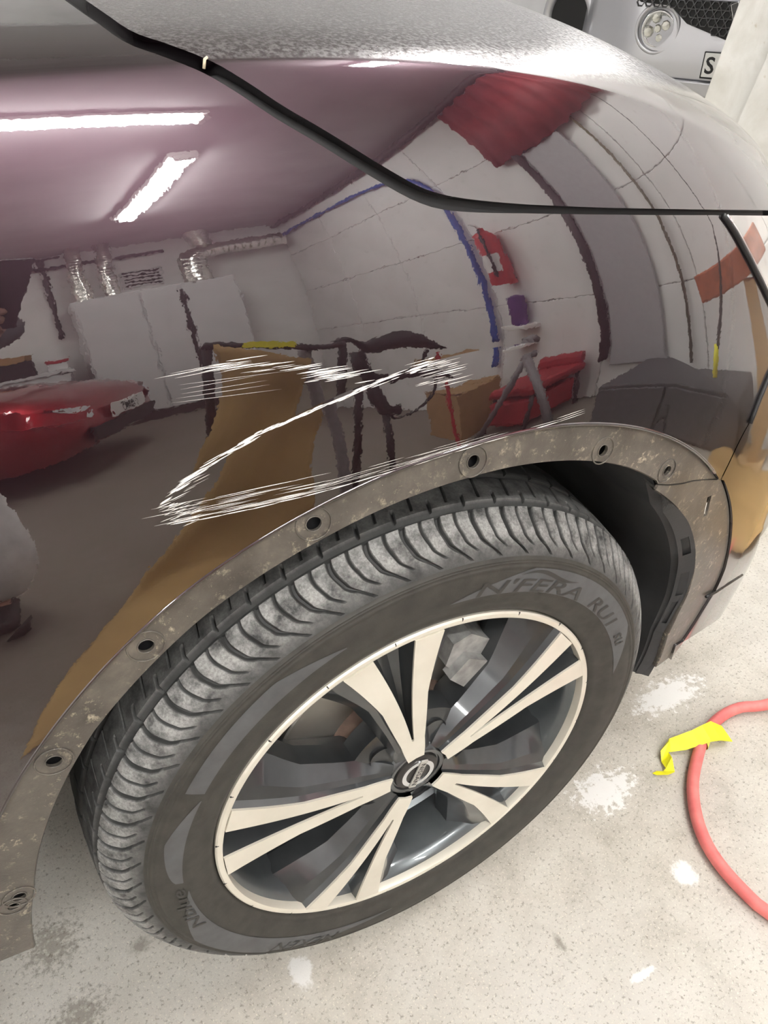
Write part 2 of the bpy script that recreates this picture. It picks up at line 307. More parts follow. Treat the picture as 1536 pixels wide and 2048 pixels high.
STREAKS=[(4.731,5.663,4.821,5.650,4.914,5.637,0.73),(4.953,5.592,4.989,5.588,5.025,5.583,0.55),(4.958,5.564,5.000,5.559,5.042,5.553,0.55),(4.572,5.835,4.633,5.826,4.695,5.817,0.62),(4.435,5.816,4.513,5.803,4.594,5.790,0.75),(4.509,5.766,4.583,5.754,4.659,5.742,0.34),(4.732,5.660,4.818,5.647,4.906,5.635,0.39),(4.527,5.780,4.612,5.767,4.700,5.754,0.82),(4.576,5.713,4.645,5.702,4.716,5.691,0.38),(4.916,5.532,4.996,5.521,5.078,5.511,0.88),(4.925,5.547,4.969,5.541,5.014,5.535,0.34),(4.492,5.781,4.537,5.774,4.583,5.766,0.64),(4.465,5.832,4.510,5.824,4.556,5.817,0.78),(4.699,5.732,4.749,5.725,4.799,5.718,0.56),(4.824,5.518,4.858,5.513,4.892,5.508,0.74),(4.904,5.519,4.939,5.514,4.974,5.509,0.76),(4.655,5.735,4.688,5.730,4.721,5.726,0.37),(4.956,5.512,5.004,5.506,5.051,5.499,0.74),(4.929,5.489,4.987,5.481,5.046,5.473,0.59),(4.864,5.599,4.904,5.594,4.944,5.588,0.74),(4.820,5.578,4.914,5.565,5.011,5.552,0.31),(4.609,5.751,4.675,5.741,4.743,5.731,0.85),(4.622,5.698,4.671,5.691,4.720,5.683,0.46),(4.562,5.806,4.595,5.801,4.629,5.796,0.35),(4.819,5.600,4.855,5.595,4.890,5.590,0.89),(4.718,5.687,4.774,5.679,4.831,5.671,0.40),(4.747,5.647,4.804,5.639,4.863,5.631,0.29),(4.948,5.564,4.983,5.559,5.020,5.554,0.57),(4.840,5.525,4.935,5.511,5.033,5.497,0.66),(4.867,5.535,4.907,5.529,4.947,5.524,0.53),(4.524,5.778,4.579,5.769,4.634,5.761,0.90),(4.850,5.588,4.947,5.575,5.047,5.562,0.54),(4.702,5.704,4.750,5.697,4.800,5.690,0.51),(4.532,5.839,4.582,5.831,4.633,5.824,0.89),(4.494,5.797,4.554,5.796,4.616,5.794,0.23),(4.317,5.815,4.401,5.813,4.489,5.810,0.46),(4.339,5.788,4.418,5.785,4.501,5.783,0.40),(4.449,5.820,4.510,5.819,4.573,5.817,0.41),(4.326,5.833,4.405,5.830,4.486,5.828,0.29),(4.468,5.778,4.549,5.776,4.633,5.774,0.37),(4.270,5.819,4.346,5.817,4.424,5.814,0.34),(4.441,5.789,4.521,5.787,4.603,5.785,0.44),(4.330,5.817,4.418,5.814,4.509,5.812,0.31),(4.434,5.811,4.528,5.808,4.626,5.806,0.41),(4.481,5.756,4.555,5.754,4.630,5.752,0.25),(4.427,5.791,4.525,5.788,4.628,5.786,0.34),(4.444,5.793,4.493,5.791,4.542,5.790,0.43),(4.391,5.823,4.470,5.821,4.552,5.819,0.33),(4.930,5.517,4.994,5.513,5.061,5.510,0.32),(4.816,5.658,4.864,5.655,4.913,5.652,0.76),(4.850,5.622,4.879,5.620,4.908,5.619,0.63),(4.852,5.640,4.882,5.638,4.912,5.637,0.39),(4.876,5.580,4.905,5.578,4.935,5.576,0.63),(4.865,5.560,4.923,5.556,4.982,5.553,0.71),(4.836,5.604,4.883,5.601,4.931,5.598,0.49),(4.899,5.568,4.932,5.566,4.966,5.564,0.88),(4.887,5.540,4.920,5.538,4.952,5.536,0.68),(4.856,5.576,4.912,5.572,4.969,5.569,0.97),(4.994,5.523,5.055,5.519,5.119,5.516,0.56),(4.799,5.603,4.855,5.599,4.911,5.596,0.69),(5.046,5.414,5.094,5.411,5.143,5.409,0.93),(4.786,5.661,4.818,5.659,4.850,5.658,0.70),(4.918,5.502,4.991,5.498,5.066,5.493,0.56),(4.898,5.535,4.937,5.532,4.976,5.530,0.50),(5.026,5.497,5.103,5.493,5.182,5.489,0.72),(4.812,5.557,4.887,5.552,4.963,5.547,0.65),(4.884,5.599,4.936,5.596,4.989,5.593,0.50),(4.913,5.485,4.948,5.483,4.982,5.480,0.74),(4.874,5.574,4.943,5.570,5.013,5.566,0.31),(4.923,5.498,4.965,5.495,5.008,5.492,0.95),(5.005,5.487,5.042,5.484,5.079,5.482,0.99),(4.841,5.573,4.898,5.570,4.956,5.566,0.63),(4.345,5.727,4.543,5.687,4.758,5.647,0.25),(4.348,5.687,4.490,5.674,4.640,5.662,0.25),(4.346,5.650,4.507,5.627,4.680,5.604,0.25),(4.327,5.622,4.500,5.592,4.685,5.563,0.25),(4.307,5.595,4.509,5.549,4.729,5.503,0.25),(4.894,5.287,4.941,5.304,4.988,5.323,0.52),(4.187,4.811,4.209,4.826,4.231,4.842,0.81),(4.340,4.972,4.355,4.981,4.369,4.990,1.10),(4.837,5.265,4.875,5.280,4.914,5.296,1.02),(5.208,5.417,5.260,5.431,5.312,5.445,0.83),(5.315,5.459,5.368,5.471,5.422,5.484,0.58),(4.627,5.197,4.653,5.210,4.679,5.222,0.40),(4.844,5.255,4.881,5.270,4.919,5.285,0.98),(4.920,5.280,4.954,5.293,4.989,5.306,0.89),(4.951,5.301,5.005,5.320,5.059,5.340,0.88),(4.850,5.279,4.869,5.286,4.887,5.294,0.61),(4.281,4.947,4.320,4.973,4.360,4.998,1.00),(4.230,4.882,4.246,4.893,4.262,4.904,0.76),(4.964,5.291,4.982,5.298,5.001,5.305,1.16),(4.515,5.131,4.534,5.141,4.553,5.151,1.21),(4.606,5.182,4.646,5.202,4.686,5.221,0.79),(4.450,5.081,4.470,5.092,4.491,5.104,0.96),(4.235,4.895,4.267,4.916,4.299,4.937,0.99),(4.284,4.934,4.302,4.946,4.320,4.958,0.76),(5.217,5.377,5.240,5.384,5.263,5.390,0.79),(4.656,5.196,4.684,5.209,4.711,5.222,0.99),(4.263,4.924,4.282,4.936,4.300,4.949,0.67),(5.088,5.363,5.141,5.380,5.194,5.396,0.90),(5.208,5.410,5.235,5.417,5.261,5.424,0.46),(4.525,5.123,4.558,5.140,4.590,5.157,0.52),(4.512,5.096,4.556,5.119,4.601,5.143,0.81),(4.767,5.223,4.806,5.240,4.846,5.257,0.48),(5.314,5.399,5.334,5.403,5.353,5.408,1.18),(4.969,5.312,5.019,5.330,5.069,5.348,0.83),(4.677,5.204,4.696,5.213,4.715,5.222,0.88),(5.064,5.341,5.087,5.348,5.110,5.356,1.26),(5.316,5.433,5.367,5.445,5.419,5.457,1.07),(4.276,4.913,4.317,4.939,4.358,4.965,0.53),(5.208,5.400,5.241,5.409,5.274,5.418,1.15),(4.618,5.182,4.646,5.196,4.673,5.209,0.75),(4.361,4.993,4.399,5.015,4.437,5.038,0.72),(4.606,5.165,4.651,5.187,4.697,5.209,0.87),(5.129,5.383,5.185,5.400,5.243,5.417,0.59),(4.454,5.078,4.470,5.087,4.486,5.095,0.58),(4.231,4.878,4.261,4.897,4.291,4.917,1.24),(5.290,5.420,5.327,5.429,5.365,5.438,1.20),(5.180,5.388,5.234,5.403,5.289,5.419,0.69),(4.917,5.280,4.939,5.288,4.962,5.297,0.74),(4.753,5.221,4.800,5.241,4.848,5.262,0.82),(5.087,5.349,5.110,5.357,5.133,5.364,0.66),(4.541,5.121,4.557,5.130,4.573,5.138,1.21),(4.683,5.190,4.732,5.212,4.781,5.235,1.02),(5.315,5.435,5.352,5.443,5.389,5.452,1.16),(4.402,5.024,4.426,5.038,4.451,5.052,1.01),(5.402,5.426,5.463,5.437,5.525,5.449,0.43),(5.404,5.432,5.425,5.436,5.447,5.441,0.76),(5.377,5.439,5.411,5.446,5.445,5.453,0.68),(4.894,5.279,4.947,5.299,5.001,5.320,0.82),(4.543,5.129,4.563,5.140,4.585,5.151,0.59),(4.222,4.885,4.267,4.915,4.312,4.946,0.41),(4.258,4.920,4.287,4.938,4.316,4.957,1.01),(4.402,5.026,4.450,5.053,4.498,5.081,0.87),(4.690,5.198,4.739,5.220,4.788,5.242,1.04),(4.510,5.104,4.557,5.128,4.604,5.153,0.45),(4.534,5.136,4.571,5.155,4.608,5.175,0.85),(4.254,4.881,4.283,4.900,4.311,4.919,0.98),(4.212,4.859,4.256,4.889,4.301,4.919,0.58),(5.357,5.458,5.398,5.467,5.439,5.476,0.48),(4.640,5.184,4.683,5.204,4.727,5.225,0.48),(4.420,5.069,4.441,5.082,4.463,5.094,0.42),(5.057,5.353,5.088,5.363,5.119,5.373,0.78),(4.772,5.239,4.788,5.246,4.804,5.253,1.08),(5.345,5.435,5.382,5.443,5.420,5.452,1.14),(4.508,5.118,4.539,5.134,4.571,5.151,1.10),(4.557,5.145,4.600,5.166,4.643,5.188,0.68),(4.358,5.019,4.396,5.041,4.433,5.064,1.12),(5.112,5.364,5.155,5.378,5.199,5.391,0.65),(4.973,5.307,4.998,5.315,5.022,5.324,0.66),(4.733,5.220,4.780,5.241,4.828,5.262,0.46),(4.669,5.210,4.684,5.218,4.700,5.225,0.66),(4.360,4.991,4.393,5.011,4.426,5.031,0.80),(5.335,5.460,5.383,5.471,5.432,5.482,1.03),(4.588,5.182,4.607,5.192,4.626,5.201,1.12),(5.101,5.351,5.125,5.359,5.149,5.366,0.64),(5.327,5.424,5.359,5.431,5.391,5.439,0.43),(5.069,5.340,5.087,5.346,5.105,5.352,0.45),(4.354,5.019,4.396,5.044,4.438,5.069,0.79),(4.569,5.134,4.592,5.145,4.616,5.157,0.79),(4.736,5.225,4.759,5.235,4.782,5.245,0.72),(4.403,5.059,4.441,5.082,4.480,5.104,0.49),(5.025,5.338,5.065,5.351,5.105,5.365,0.97),(4.373,5.045,4.414,5.069,4.455,5.094,0.51),(4.658,5.183,4.689,5.198,4.720,5.212,0.61),(5.145,5.389,5.193,5.403,5.241,5.417,1.24),(5.036,5.324,5.071,5.336,5.107,5.348,0.84),(4.182,4.804,4.209,4.823,4.236,4.842,0.45),(4.195,4.818,4.209,4.828,4.224,4.839,0.92),(4.942,5.297,4.976,5.310,5.010,5.323,0.58),(4.477,5.101,4.502,5.115,4.527,5.128,0.86),(4.522,5.136,4.565,5.158,4.608,5.180,1.00),(4.250,4.884,4.283,4.907,4.318,4.929,0.76),(4.383,5.017,4.410,5.033,4.438,5.050,0.48),(4.800,5.238,4.819,5.246,4.839,5.254,1.05),(4.470,5.080,4.500,5.097,4.531,5.114,0.82),(5.032,5.349,5.073,5.363,5.114,5.377,1.12),(4.750,5.226,4.788,5.242,4.826,5.259,0.96),(4.790,5.245,4.807,5.252,4.824,5.259,1.01),(5.184,5.394,5.221,5.404,5.257,5.414,1.03),(4.793,5.231,4.825,5.245,4.858,5.258,1.11),(5.118,5.344,5.161,5.357,5.205,5.370,0.88),(4.825,5.260,4.854,5.272,4.884,5.284,0.93),(5.329,5.428,5.359,5.435,5.389,5.442,0.42),(4.715,5.218,4.753,5.235,4.790,5.252,1.18),(5.409,5.498,5.428,5.502,5.447,5.506,1.24),(4.539,5.114,4.556,5.123,4.574,5.132,1.08),(5.310,5.409,5.342,5.417,5.375,5.425,1.12),(5.172,5.387,5.213,5.399,5.256,5.411,0.59),(5.011,5.314,5.041,5.324,5.071,5.335,1.11),(4.837,5.253,4.867,5.266,4.898,5.278,0.40),(4.773,5.245,4.807,5.260,4.843,5.275,0.59),(5.314,5.404,5.358,5.413,5.402,5.423,0.75),(4.318,4.955,4.354,4.978,4.391,5.001,1.29),(4.533,5.148,4.578,5.172,4.623,5.195,0.59),(4.652,5.184,4.670,5.193,4.688,5.202,1.26),(4.275,4.950,4.310,4.972,4.345,4.995,1.09),(4.504,5.118,4.540,5.137,4.576,5.156,0.98),(5.051,5.350,5.095,5.365,5.141,5.380,0.78),(4.844,5.274,4.869,5.284,4.894,5.294,0.78),(4.285,4.936,4.319,4.957,4.353,4.979,1.27),(4.452,5.079,4.476,5.093,4.501,5.107,0.90),(5.108,5.354,5.132,5.361,5.157,5.369,0.57),(5.160,5.358,5.191,5.366,5.221,5.375,0.47),(4.961,5.288,4.982,5.296,5.004,5.304,0.87),(4.268,4.932,4.303,4.954,4.338,4.977,1.23),(4.498,5.086,4.543,5.110,4.589,5.134,0.95),(4.927,5.288,4.969,5.304,5.011,5.320,0.50),(4.693,5.206,4.714,5.215,4.735,5.225,0.95),(4.326,4.986,4.351,5.002,4.376,5.017,1.09),(4.432,5.067,4.470,5.088,4.509,5.110,1.23),(5.143,5.397,5.164,5.403,5.185,5.410,0.49),(4.273,4.945,4.293,4.958,4.314,4.971,0.69),(4.420,5.070,4.459,5.092,4.499,5.115,0.48),(4.783,5.232,4.833,5.253,4.883,5.274,0.82),(4.187,4.817,4.213,4.835,4.239,4.852,1.02),(4.966,5.291,4.997,5.303,5.028,5.314,0.71),(4.268,4.952,4.305,4.976,4.342,5.000,0.41),(4.915,5.282,4.969,5.302,5.023,5.323,1.08),(4.469,5.075,4.494,5.088,4.518,5.102,0.85),(5.347,5.444,5.397,5.455,5.448,5.467,0.48),(4.321,4.977,4.363,5.003,4.405,5.029,0.87),(4.248,4.884,4.269,4.898,4.290,4.912,1.29),(4.587,5.160,4.611,5.173,4.636,5.185,0.49),(4.936,5.296,4.969,5.308,5.002,5.321,0.56),(4.768,5.226,4.800,5.240,4.832,5.254,0.52),(4.306,4.959,4.320,4.968,4.334,4.977,1.09),(5.390,5.466,5.433,5.472,5.477,5.477,0.46),(5.403,5.362,5.433,5.365,5.463,5.369,0.35),(5.500,5.332,5.561,5.339,5.622,5.346,0.29),(5.336,5.275,5.407,5.281,5.481,5.289,0.48),(5.291,5.406,5.366,5.415,5.444,5.423,0.45),(5.404,5.263,5.474,5.269,5.546,5.276,0.54),(5.291,5.484,5.366,5.493,5.443,5.503,0.44),(5.446,5.256,5.536,5.265,5.628,5.274,0.42),(5.474,5.261,5.564,5.270,5.656,5.280,0.32),(5.426,5.347,5.519,5.357,5.614,5.368,0.70),(5.356,5.392,5.400,5.397,5.444,5.402,0.46),(5.377,5.337,5.412,5.341,5.447,5.345,0.33),(5.401,5.447,5.453,5.453,5.506,5.459,0.65),(5.514,5.394,5.543,5.397,5.572,5.401,0.62),(5.519,5.302,5.556,5.306,5.594,5.310,0.36),(5.515,5.235,5.545,5.237,5.575,5.240,0.33),(5.369,5.406,5.445,5.414,5.523,5.424,0.42),(5.457,5.407,5.520,5.414,5.583,5.422,0.69),(5.470,5.428,5.504,5.433,5.539,5.437,0.54),(5.375,5.390,5.433,5.397,5.492,5.404,0.51),(5.494,5.374,5.560,5.382,5.628,5.390,0.37),(5.430,5.305,5.465,5.309,5.502,5.312,0.47),(5.427,5.440,5.506,5.450,5.587,5.460,0.44),(5.379,5.329,5.458,5.337,5.539,5.346,0.28),(5.410,5.451,5.462,5.457,5.515,5.464,0.41),(5.306,5.430,5.361,5.436,5.416,5.443,0.54),(5.486,5.350,5.550,5.357,5.616,5.365,0.57),(5.453,5.225,5.548,5.234,5.647,5.243,0.39),(5.353,5.292,5.384,5.295,5.416,5.298,0.45),(5.454,5.332,5.508,5.337,5.563,5.343,0.67),(5.335,5.356,5.415,5.364,5.498,5.373,0.31),(5.363,5.365,5.427,5.372,5.492,5.379,0.34),(5.420,5.452,5.452,5.456,5.485,5.460,0.40),(5.336,5.285,5.379,5.289,5.423,5.293,0.37),(4.322,4.918,4.356,4.934,4.391,4.950,0.45),(4.286,4.922,4.333,4.945,4.380,4.967,0.27),(4.228,4.821,4.267,4.840,4.307,4.858,0.47),(4.234,4.888,4.261,4.900,4.287,4.913,0.42),(4.299,4.960,4.326,4.972,4.352,4.985,0.45),(4.280,4.863,4.306,4.876,4.332,4.888,0.38),(4.199,4.812,4.245,4.833,4.291,4.854,0.38),(4.231,4.813,4.260,4.826,4.288,4.839,0.22),(4.318,4.970,4.346,4.983,4.373,4.996,0.34),(4.282,4.874,4.332,4.898,4.383,4.922,0.22),(4.206,4.629,4.261,4.619,4.318,4.609,1.10),(4.303,4.605,4.361,4.595,4.421,4.585,1.10),(4.406,4.590,4.466,4.581,4.528,4.572,1.10),(4.512,4.571,4.576,4.567,4.642,4.562,1.10),(4.626,4.569,4.690,4.562,4.756,4.555,1.10),(4.740,4.557,4.808,4.556,4.877,4.554,1.10),(4.860,4.553,4.929,4.555,4.999,4.558,1.10),(4.981,4.557,5.054,4.561,5.127,4.566,1.10),(5.108,4.562,5.185,4.565,5.264,4.569,1.10),(5.244,4.567,5.321,4.571,5.400,4.576,1.10),(5.380,4.579,5.462,4.587,5.547,4.595,1.10),(5.527,4.590,5.610,4.597,5.698,4.603,1.10),(5.675,4.608,5.769,4.607,5.867,4.607,1.10),(5.843,4.611,5.940,4.610,6.042,4.610,1.10),(6.013,4.609,6.120,4.615,6.230,4.621,1.10),(6.204,4.619,6.312,4.631,6.425,4.645,0.60),(4.207,4.639,4.263,4.631,4.320,4.623,0.50),(4.407,4.606,4.468,4.600,4.530,4.595,0.50),(4.514,4.591,4.578,4.584,4.643,4.578,0.50),(4.627,4.579,4.691,4.576,4.757,4.573,0.50),(5.109,4.582,5.186,4.586,5.265,4.591,0.50),(5.245,4.591,5.322,4.595,5.401,4.600,0.50),(5.527,4.606,5.610,4.616,5.698,4.624,0.50),(6.013,4.633,6.119,4.636,6.229,4.640,0.50),(6.203,4.635,6.311,4.651,6.424,4.668,0.60),(4.209,4.657,4.264,4.648,4.321,4.639,0.35),(4.307,4.638,4.364,4.627,4.424,4.616,0.35),(4.628,4.595,4.693,4.591,4.758,4.587,0.35),(4.742,4.586,4.810,4.588,4.880,4.588,0.35),(4.862,4.586,4.931,4.589,5.001,4.593,0.35),(5.246,4.602,5.322,4.606,5.401,4.612,0.35),(5.381,4.614,5.463,4.622,5.548,4.631,0.35),(5.675,4.644,5.769,4.645,5.867,4.646,0.35),(6.202,4.660,6.310,4.674,6.422,4.689,0.60),(4.622,4.637,4.778,4.619,4.943,4.600,0.31),(4.645,4.603,4.706,4.596,4.768,4.589,0.53),(4.391,4.707,4.499,4.693,4.611,4.680,0.38),(4.295,4.684,4.389,4.671,4.487,4.658,0.47),(4.451,4.611,4.575,4.595,4.705,4.580,0.46),(4.224,4.690,4.287,4.680,4.351,4.671,0.23),(4.423,4.732,4.490,4.724,4.558,4.716,0.44),(4.208,4.686,4.288,4.674,4.370,4.663,0.22),(4.559,4.610,4.648,4.599,4.741,4.588,0.41),(4.457,4.701,4.604,4.684,4.759,4.667,0.30),(4.326,4.666,4.417,4.654,4.510,4.641,0.35),(4.673,4.591,4.814,4.575,4.962,4.557,0.45),(4.113,4.740,4.235,4.721,4.364,4.703,0.43),(4.392,4.748,4.476,4.738,4.562,4.728,0.46),(4.392,4.718,4.523,4.702,4.660,4.686,0.26),(4.379,4.614,4.507,4.597,4.642,4.580,0.49),(4.199,4.710,4.256,4.701,4.315,4.693,0.27),(4.667,4.633,4.815,4.616,4.972,4.598,0.43),(4.369,4.661,4.446,4.651,4.526,4.640,0.20),(4.510,4.698,4.615,4.685,4.724,4.673,0.35),(4.297,4.700,4.403,4.686,4.515,4.671,0.47),(4.403,4.635,4.480,4.624,4.559,4.614,0.49),(4.188,4.648,4.307,4.630,4.432,4.612,0.24),(4.395,4.695,4.493,4.682,4.595,4.670,0.38),(4.152,4.794,4.254,4.780,4.360,4.766,0.49),(4.476,4.742,4.592,4.729,4.712,4.716,0.21),(4.693,4.633,4.756,4.626,4.821,4.619,0.32),(4.215,4.658,4.282,4.647,4.351,4.637,0.20),(4.384,4.666,4.473,4.654,4.565,4.643,0.26),(4.727,4.716,4.808,4.707,4.890,4.698,0.34),(4.386,4.624,4.482,4.611,4.582,4.599,0.47),(4.508,4.736,4.641,4.721,4.780,4.707,0.50),(4.651,4.661,4.779,4.647,4.914,4.632,0.43),(4.680,4.653,4.756,4.645,4.835,4.637,0.31),(4.310,4.750,4.376,4.741,4.445,4.732,0.39),(4.603,4.595,4.724,4.581,4.850,4.567,0.33),(4.244,4.645,4.305,4.635,4.368,4.626,0.35),(4.148,4.654,4.283,4.634,4.426,4.613,0.49),(4.347,4.655,4.411,4.646,4.477,4.638,0.20),(4.178,4.755,4.268,4.742,4.362,4.729,0.48),(4.390,4.749,4.494,4.736,4.601,4.723,0.26),(4.401,4.697,4.474,4.687,4.550,4.678,0.30),(4.629,4.587,4.708,4.578,4.789,4.569,0.43),(4.475,4.616,4.569,4.604,4.667,4.592,0.31),(4.280,4.606,4.298,4.610,4.316,4.614,0.54),(4.193,4.717,4.205,4.720,4.216,4.723,0.52),(4.298,4.628,4.309,4.631,4.320,4.634,0.46),(4.238,4.701,4.252,4.704,4.265,4.708,0.34),(4.230,4.767,4.256,4.773,4.282,4.780,0.32),(4.218,4.779,4.235,4.783,4.252,4.788,0.67),(4.217,4.777,4.235,4.782,4.253,4.787,0.67),(4.189,4.751,4.203,4.754,4.218,4.758,0.54),(4.227,4.760,4.257,4.768,4.288,4.776,0.36),(4.250,4.676,4.281,4.684,4.312,4.692,0.23),(4.207,4.749,4.223,4.753,4.239,4.757,0.61),(4.236,4.713,4.258,4.719,4.280,4.725,0.62),(4.239,4.688,4.265,4.694,4.291,4.701,0.51),(4.231,4.709,4.244,4.713,4.257,4.716,0.42),(4.291,4.690,4.310,4.695,4.329,4.700,0.50),(4.252,4.738,4.273,4.743,4.294,4.748,0.57),(4.175,4.793,4.202,4.800,4.229,4.808,0.65),(4.181,4.797,4.206,4.803,4.230,4.810,0.34),(4.264,4.758,4.285,4.763,4.306,4.769,0.28),(4.207,4.665,4.229,4.670,4.251,4.676,0.63),(4.268,4.633,4.299,4.640,4.330,4.648,0.29),(4.230,4.720,4.255,4.726,4.280,4.733,0.26),(4.280,4.675,4.309,4.682,4.339,4.690,0.67),(4.285,4.666,4.317,4.674,4.348,4.682,0.70),(4.174,4.671,4.201,4.678,4.228,4.684,0.43),(4.212,4.764,4.231,4.769,4.251,4.774,0.67),(4.222,4.738,4.246,4.744,4.271,4.750,0.42),(4.254,4.686,4.271,4.690,4.288,4.694,0.22),(4.279,4.631,4.295,4.635,4.311,4.639,0.45),(4.234,4.676,4.266,4.684,4.298,4.692,0.59),(4.208,4.731,4.232,4.737,4.257,4.743,0.28),(4.300,4.732,4.322,4.738,4.345,4.744,0.34),(4.252,4.768,4.267,4.772,4.282,4.776,0.69),(4.278,4.713,4.299,4.718,4.320,4.723,0.22),(4.178,4.770,4.211,4.779,4.244,4.787,0.36),(4.217,4.788,4.230,4.791,4.242,4.794,0.70),(4.249,4.586,4.280,4.594,4.310,4.601,0.59),(4.212,4.768,4.229,4.772,4.245,4.776,0.23),(4.186,4.673,4.208,4.679,4.229,4.684,0.21),(4.192,4.637,4.222,4.644,4.253,4.652,0.56),(5.402,4.672,5.513,4.677,5.629,4.682,0.30),(5.295,4.619,5.352,4.621,5.411,4.623,0.26),(5.180,4.603,5.240,4.604,5.301,4.606,0.26),(5.065,4.658,5.159,4.661,5.255,4.664,0.41),(5.437,4.650,5.526,4.653,5.617,4.657,0.30),(4.987,4.633,5.111,4.636,5.240,4.639,0.40),(5.038,4.599,5.089,4.600,5.141,4.602,0.35),(4.953,4.587,5.028,4.588,5.105,4.590,0.26),(4.912,4.632,5.010,4.634,5.111,4.636,0.27),(5.364,4.618,5.511,4.624,5.666,4.629,0.23),(5.249,4.649,5.372,4.653,5.499,4.658,0.32),(5.530,4.658,5.662,4.663,5.801,4.667,0.22),(4.899,4.618,4.993,4.619,5.090,4.621,0.22),(5.419,4.631,5.522,4.635,5.630,4.639,0.33),(5.509,4.632,5.625,4.637,5.748,4.639,0.35),(5.352,4.625,5.434,4.628,5.519,4.631,0.32),(5.313,4.647,5.380,4.649,5.449,4.652,0.31),(5.276,4.612,5.339,4.614,5.404,4.616,0.43),(4.780,4.616,4.850,4.617,4.922,4.618,0.21),(4.982,4.599,5.066,4.600,5.153,4.602,0.43),(4.795,4.607,4.899,4.608,5.007,4.610,0.36),(4.779,4.597,4.849,4.598,4.920,4.599,0.42),(5.130,4.611,5.226,4.614,5.324,4.617,0.32),(4.853,4.630,4.961,4.632,5.073,4.635,0.32)]

PROF=np.array([(.06,.02),(.03,.16),(.008,.32),(.0,.50),(.0,.66),(.0045,.77),(.0145,.86),(.029,.94),(.045,.995),(.059,1.03),(.073,1.058),(.085,1.0775),(.088,1.0805)])
TOP=np.array([(.035,.32),(.12,.52),(.30,.75),(.55,.93),(.80,1.0),(1.05,1.0)])
PLAN=np.array([(-1.8,-.035,1.10,-1.8,1.14),(-1.4,-.035,1.10,-1.4,1.14),(-1.0,-.035,1.095,-1.0,1.135),(-.7,-.035,1.09,-.7,1.13),(-.45,-.035,1.088,-.45,1.125),(-.25,-.035,1.087,-.2,1.12),(-.08,-.035,1.086,0.03,1.112),(.08,-.034,1.070,.24,1.10),(.22,-.028,1.040,.41,1.085),(.35,-.008,.998,.54,1.06),(.47,.03,.957,.64,1.025),(.58,.09,.925,.70,.985),(.67,.17,.905,.735,.95),(.74,.27,.892,.76,.925),(.79,.40,.885,.785,.91),(.82,.56,.88,.80,.90),(.835,.73,.878,.815,.893),(.84,.9,.875,.82,.89)])
def ctrl():
    n=len(PLAN); G=np.zeros((n,len(PROF)+len(TOP),3))
    for j in range(n):
        a=PLAN[max(j-1,0),:2]; b=PLAN[min(j+1,n-1),:2]; tt=(b-a)/np.linalg.norm(b-a); D=np.array([-tt[1],tt[0]])
        if D[1]<0: D=-D
        zr=PLAN[j,2]
        for i,(o,z) in enumerate(PROF):
            zz=z if z<.6 else .6+(z-.6)*(zr-.6)/(1.08-.6)
            P=PLAN[j,:2]+D*o
            wz=min(1,max(0,(.93-z)/.25)); P=P+np.array([.30*max(0,PLAN[j,0]-.33)*wz,-.05*max(0,PLAN[j,0]-.33)*wz])
            G[j,i]=(P[0],P[1],zz)
        base=G[j,len(PROF)-1]; T=np.array([PLAN[j,3],.9,PLAN[j,4]])
        for i,(fr,fz) in enumerate(TOP):
            P=base+(T-base)*fr; P[2]=base[2]+(T[2]-base[2])*fz; G[j,len(PROF)+i]=P
    return G
G=ctrl(); NA,NB=G.shape[0]-3-1e-6,G.shape[1]-3-1e-6
def _bs(u,n):
    i=np.clip(np.floor(u).astype(int),0,n-4); q=u-i
    return i,np.stack([(1-q)**3,3*q**3-6*q**2+4,-3*q**3+3*q**2+3*q+1,q**3],-1)/6,np.stack([-3*(1-q)**2,9*q**2-12*q,-9*q**2+6*q+3,3*q**2],-1)/6
def S0(a,b):
    i,B,dB=_bs(a,G.shape[0]); j,C,dC=_bs(b,G.shape[1])
    Q=G[i[...,None,None]+np.arange(4)[:,None], j[...,None,None]+np.arange(4)[None,:]]
    P=np.einsum('...i,...j,...ijk->...k',B,C,Q); Pa=np.einsum('...i,...j,...ijk->...k',dB,C,Q); Pb=np.einsum('...i,...j,...ijk->...k',B,dC,Q)
    N=np.cross(Pa,Pb); N/=np.linalg.norm(N,axis=-1,keepdims=True); return P,N
RC=.536; DMODE=2      # style line: the wing kicks out towards the arch inside this radius
def delta(P):
    dx=P[...,0]; dz=P[...,2]-.36; rho=np.hypot(dx,dz); th=np.degrees(np.arctan2(dz,dx))
    ww=np.clip((th-28)/14,0,1)*np.clip((158-th)/22,0,1); ww=ww*ww*(3-2*ww)
    sl=RC-rho if DMODE==1 else (0*rho if DMODE==0 else np.clip(RC-rho,0,.10))
    return np.interp(th,[60,88,104,118],[-.035,.05,.05,.014])*np.minimum(sl,.10)*ww
def SX(a,b,off=0.0):
    a=np.asarray(a,float); b=np.asarray(b,float)
    def ev(a,b):
        P,N=S0(np.clip(a,0,NA),np.clip(b,0,NB)); return P+N*delta(P)[...,None]
    e=2e-3; P=ev(a,b); N=np.cross(ev(a+e,b)-ev(a-e,b),ev(a,b+e)-ev(a,b-e)); N/=np.linalg.norm(N,axis=-1,keepdims=True)+1e-12
    return P+N*np.asarray(off)[...,None] if np.ndim(off) else P+N*off, N
